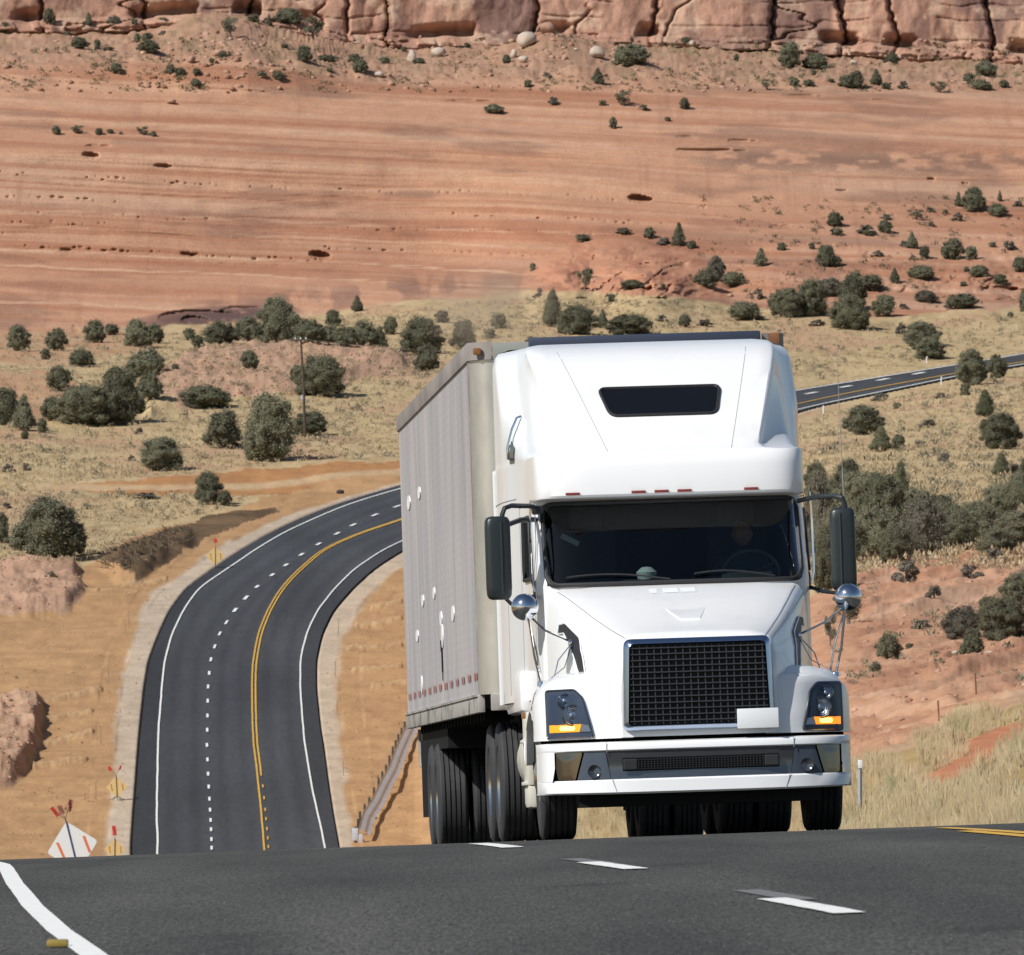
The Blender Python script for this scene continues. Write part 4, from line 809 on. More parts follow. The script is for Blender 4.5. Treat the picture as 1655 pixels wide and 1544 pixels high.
# ---- cab shell
def lev(z, yf, w4=1.055, xr=None, yo=None, front=0, side=1.0, back=5.28):
    if xr is None:
        if front: p = [(0, yf), (.45, yf+.01), (.80, yf+.035), (.985, yf+.10), (w4+.02, yf+.24), (w4+.045, yf+.5)]
        else: p = [(0, yf), (.45, yf+.012), (.80, yf+.055), (1.03, yf+.15), (w4+.035, yf+.30), (w4+.055, yf+.50)]
    else: p = [(0, yf), (.42, yf+.005), (xr, yf+.03), (xr+.05, yf+.14), (1.03*side, yo), (1.085*side, yo+.35)]
    y6 = max(3.15, p[5][1]+.15); y7 = max(3.65, y6+.15)
    p += [(1.125*side, y6), (1.17*side, y7), (1.235*side, max(4.3, y7+.2)), (1.24*side, back-.13), (1.14*side, back), (0, back)]
    return (z, p)
LV = [lev(1.14, 1.98), lev(1.18, 1.97), lev(1.6, 1.95), lev(2.035, 1.93), lev(2.20, 2.03), lev(2.45, 2.185), lev(2.705, 2.345), lev(2.735, 2.36), lev(2.738, 2.13, front=1), lev(2.742, 2.085, front=1), lev(2.76, 2.07, front=1), lev(2.85, 2.065, front=1), lev(2.98, 2.075, front=1), lev(3.06, 2.095, front=1), lev(3.095, 2.13, front=1),
 lev(3.115, 2.18, xr=.74, yo=2.50), lev(3.15, 2.24, xr=.72, yo=2.74), lev(3.3, 2.48, xr=.77, yo=3.10), lev(3.55, 2.90, xr=.85, yo=3.45), lev(3.8, 3.35, xr=.93, yo=3.76), lev(3.95, 3.63, xr=.97, yo=3.95, side=.998), lev(4.03, 3.86, xr=.98, yo=4.10, side=.985, back=5.26), lev(4.075, 4.08, xr=.95, yo=4.25, side=.955, back=5.22), lev(4.10, 4.35, xr=.88, yo=4.45, side=.90, back=5.15)]
def catm(P, sub):
    P = np.array(P, float); n = len(P); out = []
    for i in range(n-1):
        p0 = P[max(i-1, 0)]; p1 = P[i]; p2 = P[i+1]; p3 = P[min(i+2, n-1)]
        if i == 0: p0 = p1*np.array([-1, 1])+0*p1 if False else 2*p1-p2
        for k in range(sub):
            t = k/sub; out.append(.5*((2*p1)+(-p0+p2)*t+(2*p0-5*p1+4*p2-p3)*t*t+(-p0+3*p1-3*p2+p3)*t**3))
    out.append(P[-1]); return np.array(out)
SUB = 5
def outl(P, z):
    a = catm(P, 5); P = np.array(P, float); b = np.array([P[i]+(P[i+1]-P[i])*k/5 for i in range(len(P)-1) for k in range(5)]+[P[-1]])
    w = .75 if z > 3.1 else 0.0
    return a*(1-w)+b*w
rowsC = []; zC = []; LZ = [0]
for i in range(len(LV)-1):
    (z0, p0), (z1, p1) = LV[i], LV[i+1]; m = max(1, int(abs(z1-z0)/.07)) if z1-z0 > .02 else 1
    for k in range(m):
        t = k/m; rowsC.append(outl(np.array(p0)*(1-t)+np.array(p1)*t, z0*(1-t)+z1*t)); zC.append(z0*(1-t)+z1*t)
rowsC.append(outl(LV[-1][1], 4.1)); zC.append(LV[-1][0]); rowsC = np.array(rowsC); zC = np.array(zC); NR, NH = rowsC.shape[:2]
def full(row, z):
    R_ = [(x, y, z) for x, y in row]; L_ = [(-x, y, z) for x, y in row[1:]][::-1]
    return L_+R_
sh = MB(); A = np.array([full(rowsC[i], zC[i]) for i in range(NR)]); nc2 = A.shape[1]; mid = NH-1
iws0 = int(np.argmin(abs(zC-2.035))); iws1 = int(np.argmin(abs(zC-2.705)))
# exact glass rows
Fc = []; jA = 3*SUB; jd0 = 5*SUB; jd1 = 6*SUB+1
isd0 = int(np.argmin(abs(zC-2.10))); isd1 = int(np.argmin(abs(zC-2.60)))
for i in range(NR-1):
    for j in range(nc2-1):
        h = (j-mid) if j >= mid else (mid-1-j)
        if iws0 <= i < iws1 and h < jA: continue
        if isd0 <= i < isd1 and jd0 <= h < jd1: continue
        Fc.append((i*nc2+j, i*nc2+j+1, (i+1)*nc2+j+1, (i+1)*nc2+j))
sh.add(A.reshape(-1, 3), Fc)
tc_ = len(sh.v); sh.v.append((0, 4.75, 4.11)); sh.f += [((NR-1)*nc2+j, (NR-1)*nc2+j+1, tc_) for j in range(nc2-1)]; sh.mi += [0]*(nc2-1)
cab = sh.build('cab', M_wp, TR, angle=32)
# windscreen and rubber
ws = MB(); G_ = A[iws0:iws1+1, mid-jA:mid+jA+1].copy(); G_[..., 1] -= .004; ws.grid(G_); glass = ws.build('windscreen', M_glass, TR)
bd = list(G_[0, :])+list(G_[1:, -1])+list(G_[-1, :-1][::-1])+list(G_[1:-1, 0][::-1])
def roundloop(L_, rr=.11):
    L_ = np.array(L_); c = L_.mean(0); out = []
    x0, x1 = L_[:, 0].min(), L_[:, 0].max(); z0, z1 = L_[:, 2].min(), L_[:, 2].max()
    for p in L_:
        q = p.copy(); dx = min(p[0]-x0, x1-p[0]); dz = min(p[2]-z0, z1-p[2])
        if dx < rr and dz < rr:
            ux = 1-dx/rr; uz = 1-dz/rr; n_ = math.hypot(ux, uz)
            if n_ > 1: s_ = 1/n_; q[0] += (1 if p[0]-x0 < x1-p[0] else -1)*rr*ux*(1-s_); q[2] += (1 if p[2]-z0 < z1-p[2] else -1)*rr*uz*(1-s_)
        out.append(q)
    return out
rb = MB(); rb.tube([p+np.array([0, -.012, 0]) for p in roundloop(bd)], .013, 8, closed=True); rb.tube([p+np.array([0, -.002, 0]) for p in roundloop(bd, .07)], .019, 8, closed=True)
rb.build('windscreen_seal', M_blk, TR)
for s_ in (-1, 1):
    w = MB(); cols = range(mid+jd0, mid+jd1+1) if s_ > 0 else range(mid-jd1, mid-jd0+1); W_ = A[isd0:isd1+1][:, list(cols)].copy(); w.grid(W_); w.build('side_window', M_glass, TR)
    t = MB(); lp = list(W_[0, :])+list(W_[1:, -1])+list(W_[-1, :-1][::-1])+list(W_[1:-1, 0][::-1]); t.tube([p+np.array([s_*.008, 0, 0]) for p in lp], .018, 6, closed=True); t.build('window_seal', M_blk, TR)
def frontY(x, z):     # front surface of the shell
    i = min(max(np.searchsorted(zC, z)-1, 0), NR-2); t = (z-zC[i])/max(zC[i+1]-zC[i], 1e-6)
    def yy(r):
        n = 4*SUB; return np.interp(abs(x), r[:n, 0], r[:n, 1])
    return float(yy(rowsC[i])*(1-t)+yy(rowsC[i+1])*t)
# sky window in the roof fairing
sp = dens(roundpoly([(-.505, 3.645), (.505, 3.645), (.455, 3.405), (-.375, 3.405)], .06), 5)
sp = dens(roundpoly([(-.50, 3.66), (.50, 3.66), (.43, 3.415), (-.43, 3.415)], .06), 5)
o = MB(); o.rings(sp, frontY, 5, off=-.014); o.build('roof_window', M_blkgl, TR)
o = MB(); o.tube([(x, frontY(x, z)-.014, z) for x, z in sp], .014, 6, closed=True); o.build('roof_window_seal', M_blk, TR)
# panel seams of the fairing
o = MB()
for s_ in (-1, 1):
    o.tube([(s_*x, frontY(s_*x, z)-.001, z) for x, z in [(np.interp(t, [0, 1], [.50, .78]), 3.11+t*.90) for t in np.linspace(0, 1, 26)]], .0022, 4)
    pts = [(1.035, 2.86), (1.025, 3.0), (1.02, 3.12), (.97, 3.28), (.93, 3.36), (.925, 3.46)]
o.build('panel_seam', M_seam, TR)
# marker lamps on the visor edge
for x in (-.80, -.27, -.085, .10, .64):
    o = MB(); y = frontY(x, 2.775); o.box((x, y-.008, 2.772), (.115, .022, .022), bev=.006); o.build('marker_lamp', M_redl, TR)
# grab handle on the sleeper side, door seams
for s_ in (-1, 1):
    def sideX(y, z):
        i = int(np.argmin(abs(zC-z))); r = rowsC[i]; n = 4*SUB; return float(np.interp(y, r[n:-6, 1], r[n:-6, 0]))
    if s_ < 0:
        yh = 3.72; o = MB()
        o.tube([(s_*(sideX(yh, z)+dx), yh, z) for z, dx in ((3.13, .0), (3.14, .035), (3.22, .045), (3.38, .045), (3.47, .035), (3.48, .0))], .015, 8)
        o.build('grab_handle', M_chrome, TR)
        o = MB(); o.grid(np.array([[(s_*(sideX(y, z)+.006), y, z) for y in (3.62, 3.68, 3.76, 3.84)] for z in np.linspace(3.10, 3.51, 6)])); o.build('handle_recess', M_dchrome, TR)
    o = MB()
    for (ya, za, yb, zb) in ((2.40, 1.2, 2.40, 2.72), (3.45, 1.2, 3.45, 2.72), (2.40, 2.72, 3.45, 2.72), (3.6, 2.80, 5.2, 2.80), (4.15, 1.2, 4.15, 2.0)):
        P = [(s_*(sideX(ya+(yb-ya)*t, za+(zb-za)*t)+.001), ya+(yb-ya)*t, za+(zb-za)*t) for t in np.linspace(0, 1, 10)]; o.tube(P, .004, 4)
    o.build('door_seam', M_seam, TR)
    o = MB(); xs = sideX(2.42, 2.3); o.tube([(s_*(xs+.03), 2.30, 2.74), (s_*(xs+.045), 2.32, 2.5), (s_*(xs+.045), 2.30, 2.1), (s_*(xs+.02), 2.28, 2.0)], .010, 6); o.build('window_trim', M_chrome, TR)
    # sleeper skirt, tank and steps below the cab
    o = MB(); o.box((s_*1.13, 4.25, 1.22), (.16, 1.9, .34), bev=.05); o.build('cab_skirt', M_wp, TR)
    o = MB(); o.lathe([(2.55, .0), (2.55, .30), (2.60, .33), (3.95, .33), (4.0, .30), (4.0, 0)], 'y', (s_*.88, 0, .66), 32); o.build('fuel_tank', M_cream, TR)
    o = MB(); o.box((s_*1.17, 2.62, .74), (.10, .52, .60), bev=.03); o.box((s_*1.15, 2.62, .36), (.14, .50, .20), bev=.04); o.box((s_*1.21, 2.62, .46), (.07, .44, .03), 0, .008); o.box((s_*1.21, 2.62, .80), (.07, .44, .03), 0, .008); o.build('step', M_cream, TR)
    o = MB(); o.box((s_*.95, 2.62, .72), (.3, .44, .62)); o.box((s_*.6, 5.0, .9), (.5, 1.2, .3)); o.build('battery_box', M_under, TR)
# ---- bonnet
ys = [.06, .085, .13, .2, .35, .5, .7, .9, 1.1, 1.3, 1.5, 1.7, 1.9, 2.02]
HW = lambda y: np.interp(y, [.06, .085, .13, .2, .5, .9, 1.3, 1.7, 2.02], [.565, .592, .610, .625, .69, .79, .88, .965, 1.03])
HZ = lambda y: np.interp(y, [.06, .085, .13, .2, .5, .9, 1.3, 1.7, 2.02], [1.475, 1.515, 1.540, 1.555, 1.615, 1.715, 1.82, 1.92, 1.985])
HJ = lambda y: np.interp(y, [.06, .2, .5, .9, 1.3, 1.7, 2.02], [.60, .67, .80, .90, .96, 1.01, 1.05])
def hsec(y):
    w, z, j = HW(y), HZ(y), HJ(y); zc = z+.05
    h = [(0, zc), (.2, zc-.002), (.4*w/.6, zc-.008), (.75*w, zc-.018), (w-.09, z+.018), (w-.04, z-.002), (w-.008, z-.045), (w+.008, z-.11), (w*.5+j*.5+.012, z*.5+.62), (j, 1.2), (j+.01, 1.0), (j, .78)]
    return [(-x, y, zz) for x, zz in h[1:][::-1]]+[(x, y, zz) for x, zz in h]
hd = MB(); Hs = np.array([hsec(y) for y in ys]); hd.grid(Hs); n = Hs.shape[1]; hd.f.append(tuple(range(n))); hd.mi.append(0)
bonnet = hd.build('bonnet', M_wp, TR, angle=40)
def hoodZ(x, y): s = hsec(y); k = [(p[0], p[2]) for p in s if p[2] > HZ(y)-.05]; return float(np.interp(x, [a for a, b in k], [b for a, b in k]))
# raised V lip in the middle of the bonnet
o = MB(); poly = [(-.20, 1.10), (-.09, .62), (.09, .62), (.20, 1.10), (.13, 1.02), (-.13, 1.02)]
bot = [(x, y, hoodZ(x, y)-.01) for x, y in poly]; top = [(x*.86, y+.02, hoodZ(x, y)+(.016 if y < .9 else .004)) for x, y in poly]
o.add(bot+top, [(6, 7, 8, 9, 10, 11)]+[(i, (i+1) % 6, 6+(i+1) % 6, 6+i) for i in range(6)]); o.build('bonnet_scoop', M_wp, TR, angle=20)
o = MB()
for x0, x1 in ((-.24, -.18), (-.13, -.01), (.01, .13)): o.grid(np.array([[(x, y, hoodZ(x, y)+.003) for x in np.linspace(x0, x1, 4)] for y in (1.58, 1.66, 1.75)]))
o.build('bonnet_emblem', mat('pale_badge', (.82, .85, .86), .3), TR)
for s_ in (-1, 1):
    o = MB(); o.tube([(s_*(HW(y)-.06), y, HZ(y)+.012) for y in np.linspace(.12, 1.95, 24)], .0025, 4); o.build('bonnet_seam', M_seam, TR)
# side vents (boomerang)
def sideF(s_):
    def f(y, z):
        w, zz, j = HW(y), HZ(y), HJ(y); return s_*np.interp(z, [1.0, 1.2, zz*.5+.62, zz-.11, zz-.045], [j+.01, j, w*.5+j*.5+.012, w+.008, w-.008])
    return f
for s_ in (-1, 1):
    f = sideF(s_); pl = [(1.55, 1.66), (1.38, 1.72), (.86, 1.56), (.66, 1.23), (.50, 1.10), (.66, 1.42), (.95, 1.60), (1.25, 1.62)]
    pl = [(1.62, 1.73), (1.40, 1.745), (.80, 1.56), (.62, 1.40), (.52, 1.13), (.64, 1.20), (.80, 1.38), (1.10, 1.52), (1.62, 1.58)]
    P = dens(pl); o = MB(); V = [(f(y, z)+s_*.006, y, z) for y, z in P]; c = np.mean(np.array(pl), 0)
    # strip fill between the upper and lower edge of the vent
    up = [(1.62, 1.71), (1.45, 1.72), (1.02, 1.59), (.80, 1.44), (.62, 1.22)]; lo = [(1.62, 1.64), (1.45, 1.64), (1.14, 1.50), (.95, 1.38), (.76, 1.25)]
    def rs(L_, n_=24): L_ = np.array(L_); d_ = np.r_[0, np.cumsum(np.linalg.norm(np.diff(L_, axis=0), axis=1))]; t_ = np.linspace(0, d_[-1], n_); return np.stack([np.interp(t_, d_, L_[:, 0]), np.interp(t_, d_, L_[:, 1])], -1)
    U_, L2 = rs(up), rs(lo); gr_ = []
    for t in np.linspace(0, 1, 5): q = U_*(1-t)+L2*t; gr_.append([(f(y, z)+s_*.010, y, z) for y, z in q])
    o.grid(np.array(gr_)); vent = o.build('side_vent', M_blk, TR)
    o = MB(); lp = [(f(y, z)+s_*.012, y, z) for y, z in list(U_)+list(L2[::-1])]; o.tube(lp, .006, 5, closed=True); o.build('vent_rim', M_wp, vent)
# ---- wings
FX = lambda x: np.interp(x, [.5, .6, .8, .95, 1.1, 1.18, 1.23, 1.255], [.075, .085, .15, .26, .42, .54, .67, .82])
FT = lambda x: np.interp(x, [.5, .8, .95, 1.1, 1.18, 1.23, 1.255], [1.33, 1.315, 1.30, 1.27, 1.22, 1.14, 1.02])
def fprof(x):
    F_, T_ = FX(x), FT(x)
    P = [(F_, .775), (F_+.002, .90), (F_+.02, 1.02), (F_+.055, T_*.5+.56), (F_+.13, T_-.075), (F_+.25, T_-.022), (F_+.42, T_), (1.05, T_+.012), (1.3, T_-.005), (1.55, T_-.05), (1.8, T_-.14), (2.0, T_-.27), (2.12, T_-.42), (2.15, .80)]
    return P
for s_ in (-1, 1):
    o = MB(); xs = [.52, .6, .7, .8, .88, .95, 1.02, 1.08, 1.13, 1.17, 1.20, 1.225, 1.245, 1.255]; rowsF = []
    for x in xs: rowsF.append([(s_*x, y, z) for y, z in catm(fprof(x), 3)])
    outp = catm(fprof(1.255), 3); low = []
    for y, z in outp:
        dy = y-1.35; za = .52+math.sqrt(max(.0, .60**2-dy*dy)) if abs(dy) < .6 else .60
        low.append((s_*1.25, y, min(z, za)))
    rowsF.append(low); rowsF.append([(p[0]-s_*.06, p[1], p[2]) for p in low])
    o.grid(np.array(rowsF)); wing = o.build('wing', M_wp, TR, angle=50)
    o = MB(); arc = [(s_*.82, 1.35+.60*math.cos(t), .52+.60*math.sin(t)) for t in np.linspace(0, math.pi, 20)]; o.grid(np.array([[(s_*.72, p[1], p[2]) for p in arc], [(s_*1.20, p[1], p[2]) for p in arc]])); o.build('wheel_arch', M_under, TR)
    # headlamp
    fy = lambda x, z: float(FX(abs(x))+np.interp(z, [.775, .90, 1.02, 1.18, 1.22], [0, .002, .02, .06, .10]))
    HP = dens(roundpoly([(s_*.825, .79), (s_*1.165, .79), (s_*1.165, 1.165), (s_*.955, 1.165), (s_*.895, 1.10)], .02, 3))
    o = MB(); o.rings(HP, fy, 8, off=-.026); hl = o.build('headlamp', M_lamph, TR)
    o = MB(); o.tube([(x, fy(x, z)-.018, z) for x, z in HP], .011, 5, closed=True); o.build('headlamp_bezel', M_dchrome, hl)
    for (lx, lz, lr) in ((1.03, 1.08, .052), (.975, .965, .074)):
        o = MB(); yb = fy(lx, lz)-.030; o.lathe([(yb-.002, lr), (yb-.012, lr*.96), (yb-.004, lr*.86), (yb-.010, lr*.80), (yb-.002, lr*.66), (yb-.008, lr*.60), (yb-.002, lr*.44), (yb-.012, lr*.36), (yb-.016, lr*.2), (yb-.017, .001)], 'y', (s_*lx, 0, lz), 28); o.build('lamp_bowl', M_lamp, hl)
        o = MB(); o.lathe([(yb-.012, lr*1.0), (yb-.020, lr*1.1), (yb-.006, lr*1.18)], 'y', (s_*lx, 0, lz), 24); o.build('lamp_ring', M_dchrome, hl)
    AP = dens([(s_*.93, .835), (s_*1.15, .835), (s_*1.15, .895), (s_*.915, .895)]); o = MB(); o.rings(AP, fy, 4, off=-.034); o.build('turn_signal', M_amber, hl)
    BP = dens(roundpoly([(s_*.965, .848), (s_*1.075, .848), (s_*1.075, .884), (s_*.965, .884)], .016, 3)); o = MB(); o.rings(BP, fy, 3, off=-.038); o.build('turn_bulb', M_bulb, hl)
    o = MB()
    for (ta, tb) in (((.915, 1.145), (1.15, 1.145)), ((.90, .78), (1.15, .815))): o.tube([(s_*x, fy(s_*x, z)-.010, z) for x, z in [(ta[0]+(tb[0]-ta[0])*q, ta[1]+(tb[1]-ta[1])*q) for q in np.linspace(0, 1, 6)]], .012, 5)
    o.v and None
    CP = dens([(s_*.845, .835), (s_*.925, .835), (s_*.912, .895), (s_*.862, .885)]); o = MB(); o.rings(CP, fy, 3, off=-.036); o.build('side_reflector', M_lamp, hl)
    LPn = [(x*1.0, z) for x, z in HP]; o = MB(); o.rings(LPn, lambda x, z: float(FX(abs(x)))+.25*(fy(x, z)-float(FX(abs(x)))), 8, off=-.052); o.build('headlamp_lens', M_lens, hl)
    o = MB(); o.box((s_*1.262, 1.95, 1.00), (.03, .10, .05), bev=.01); o.build('side_marker', M_amberoff, TR)
# ---- grille
o = MB(); gp = lambda m_, zt, zb: [(-.575-m_, zt), (.575+m_, zt), (.600+m_, zb), (-.600-m_, zb)]
outer = roundpoly(gp(0, 1.545, .825), .06, 5); inner = roundpoly(gp(-.05, 1.495, .872), .04, 5)
n = len(outer); V = [(x, .045, z) for x, z in outer]+[(x, .012, z) for x, z in roundpoly(gp(-.012, 1.533, .837), .055, 5)]+[(x, -.012, z) for x, z in roundpoly(gp(-.04, 1.505, .862), .045, 5)]+[(x, .05, z) for x, z in inner]
o.add(V, [(k*n+i, k*n+(i+1) % n, (k+1)*n+(i+1) % n, (k+1)*n+i) for k in range(3) for i in range(n)]); o.build('grille_frame', mat('chrome_sky_tint', (.42, .50, .64), .22, metal=1), TR, angle=60)  # blue base colour stands in for the sky reflected in the chrome
o = MB(); o.add([(x, .052, z) for x, z in inner], [tuple(range(len(inner)))]); o.build('radiator', M_blk, TR)
o = MB()
for k in range(13):
    z = .90+k*.0475; w = .525+(.022*(1.47-z)/.6); o.box((0, .022, z), (2*w, .045, .009))
for k in range(19):
    x = -.51+k*.0567; o.box((x, .028, 1.184), (.009, .04, .62))
o.build('grille_mesh', mat('grille_plastic', (.035, .037, .042), .4), TR, smooth=False)
o = MB(); o.box((.455, -.03, .895), (.325, .012, .155), bev=.02); pl_ = o.build('number_plate', M_plate, TR)
# ---- bumper
bs = np.array([0, .15, .3, .45, .6, .75, .9, 1.0, 1.08, 1.14, 1.18, 1.21, 1.228, 1.235, 1.235]); bx = [0, .015, .6, .9, 1.0, 1.08, 1.14, 1.18, 1.21, 1.228, 1.235]
def BY(x): return float(np.interp(abs(x), [0, .45, .6, .75, .9, 1.0, 1.08, 1.14, 1.18, 1.21, 1.228, 1.24], [-.02, -.008, .005, .035, .085, .14, .21, .285, .36, .45, .56, .80]))
BX = [0, .2, .4, .6, .75, .9, 1.0, 1.08, 1.14, 1.18, 1.21, 1.228, 1.24]; BX = [-x for x in BX[1:][::-1]]+BX
def bump_band(rows, xs=BX): return np.array([[(x, BY(x)+dy, z+dz*(abs(x)/1.24)**3) for x in xs] for z, dy, dz in rows])
o = MB(); o.grid(bump_band([(.345, .14, .015), (.335, .02, .015), (.350, -.004, .01), (.440, 0, 0), (.452, .012, 0), (.455, .04, 0)]))
o.grid(bump_band([(.672, .04, 0), (.674, .012, 0), (.684, -.002, 0), (.72, 0, 0), (.738, .012, 0), (.748, .05, 0), (.75, .16, 0)]))
for s_ in (-1, 1):
    xe = [s_*x for x in (1.13, 1.16, 1.18, 1.21, 1.228, 1.24)]; o.grid(np.array([[(x+s_*(.02 if (z < .5 and abs(x) < 1.15) else 0)-s_*(.03 if (z < .5 and abs(x) < 1.15) else 0)*0, BY(x)+.002, z) for x in xe] for z in (.45, .55, .68)]))
bump = o.build('bumper', M_wp, TR, angle=35)
o = MB(); o.grid(bump_band([(.44, .022, 0), (.50, .028, 0), (.56, .030, 0), (.62, .026, 0), (.69, .016, 0)], [x for x in BX if abs(x) < .8]+[])); o.build('bumper_insert', M_dchrome, bump)
for s_ in (-1, 1):
    yb = lambda x, z: BY(x)+.016
    o = MB(); o.rings(dens(roundpoly([(s_*.745, .672), (s_*.905, .672), (s_*.965, .456), (s_*.71, .456)][::1], .01, 2)), yb, 5); fg = o.build('fog_lamp', M_lamph, bump)
    o = MB(); o.lathe([(BY(.82)+.012, .05), (BY(.82)+.0, .052), (BY(.82)+.014, .036), (BY(.82)+.022, .001)], 'y', (s_*.835, 0, .52), 20); o.build('lamp_bowl', M_dchrome, fg)
    o = MB(); o.rings(dens(roundpoly([(s_*.92, .672), (s_*1.145, .672), (s_*1.105, .456), (s_*.98, .456)], .015, 2)), yb, 5); o.build('bumper_side_trim', mat('smoked_chrome', (.17, .165, .16), .08, metal=1), bump)
    for pr_ in (((.735, .745), (.735, .66)), ((.70, .46), (.66, .34))):
        o = MB(); o.tube([(s_*x, BY(x)-.004, z) for x, z in pr_], .003, 4); o.build('bumper_seam', M_seam, bump)
o = MB(); o.add([(-.615, .004, .515), (.615, .004, .515), (.615, .004, .615), (-.615, .004, .615)], [(0, 1, 2, 3)])
slot = o.build('bumper_intake', mat('intake_dark', (.004, .004, .005), .8, spec=.1), bump); o = MB()
for k in range(5): o.box((0, .0, .53+k*.0175), (1.0, .010, .004))
for k in range(40): o.box((-.49+k*.0251, .001, .565), (.004, .010, .088))
for s_ in (-1, 1): o.box((s_*.555, -.004, .565), (.11, .02, .085), 0, .01)
o.build('intake_mesh', mat('intake_plastic', (.02, .02, .022), .5), slot, smooth=False)
o = MB(); o.box((0, .45, .30), (1.9, .5, .12)); o.box((0, 1.0, .42), (.9, 1.6, .18)); o.lathe([(-.9, 0), (-.9, .06), (.9, .06), (.9, 0)], 'x', (0, 1.35, .5), 12)
o.box((0, .9, .75), (1.3, 1.3, .5)); o.box((-.43, 4.6, .85), (.09, 6.6, .28)); o.box((.43, 4.6, .85), (.09, 6.6, .28)); o.box((0, 3.0, .62), (.7, 1.8, .5)); o.box((0, 6.9, 1.12), (.9, 1.0, .12)); o.box((0, 5.4, .95), (1.5, .5, .25))
o.v = [p for p in o.v]; fr_ = MB(); fr_.v, fr_.f, fr_.mi = o.v[:], o.f[:], o.mi[:]
fr_.build('chassis', M_under, TR, smooth=False)
# ---- wheels
def wheel(parent, x, y, s_, r=.51, w=.285, rim='dish', steer=0.0, deep=True, dz=0.0):
    root_ = MB(); h = w/2; g = []
    pr = [(-h*.72, r*.56), (-h*.96, r*.62), (-h*1.04, r*.78), (-h*.98, r*.93), (-h*.86, r*.985)]
    tread = []
    for k in range(5):
        a0 = -h*.84+k*(h*1.68/5); a1 = a0+h*1.68/5; tread += [(a0+.010, r), (a1-.010, r), (a1-.006, r-.014), (a1+.006, r-.014)]
    pr += tread[:-2]; pr += [(h*.86, r*.985), (h*.98, r*.93), (h*1.04, r*.78), (h*.96, r*.62), (h*.72, r*.56)]
    root_.lathe(pr, 'x', seg=56); t = root_.build('wheel', M_tyre, parent, angle=25); t.location = (x, y, r-.005+dz); t.rotation_euler = (0, 0, steer)
    o = MB(); f = s_*h
    if rim == 'front': prof = [(f*.78, r*.575), (f*.88, r*.55), (f*.55, r*.50), (f*.60, r*.34), (f*.95, r*.30), (f*1.15, r*.20), (f*1.25, r*.10), (f*1.25, .001)]
    else: prof = [(f*.80, r*.575), (f*.92, r*.56), (f*.80, r*.52), (-f*.3, r*.47), (-f*.5, r*.33), (-f*.4, r*.22), (f*.75, r*.20), (f*.8, .001)]
    o.lathe(prof, 'x', seg=40)
    for k in range(10): a = k*.6283; o.lathe([(f*.70, .02), (f*.95, .016), (f*.95, .001)], 'x', (0, r*.38*math.cos(a), r*.38*math.sin(a)), 6) if rim == 'front' else None
    o.build('rim', M_alu, t, angle=40); return t
for s_ in (-1, 1): wheel(TR, s_*1.055, 1.35, s_, rim='front', steer=rad(-1.0), r=.505)
for y in (6.45, 7.8):
    for s_ in (-1, 1):
        wheel(TR, s_*1.09, y, s_); wheel(TR, s_*.76, y, s_)
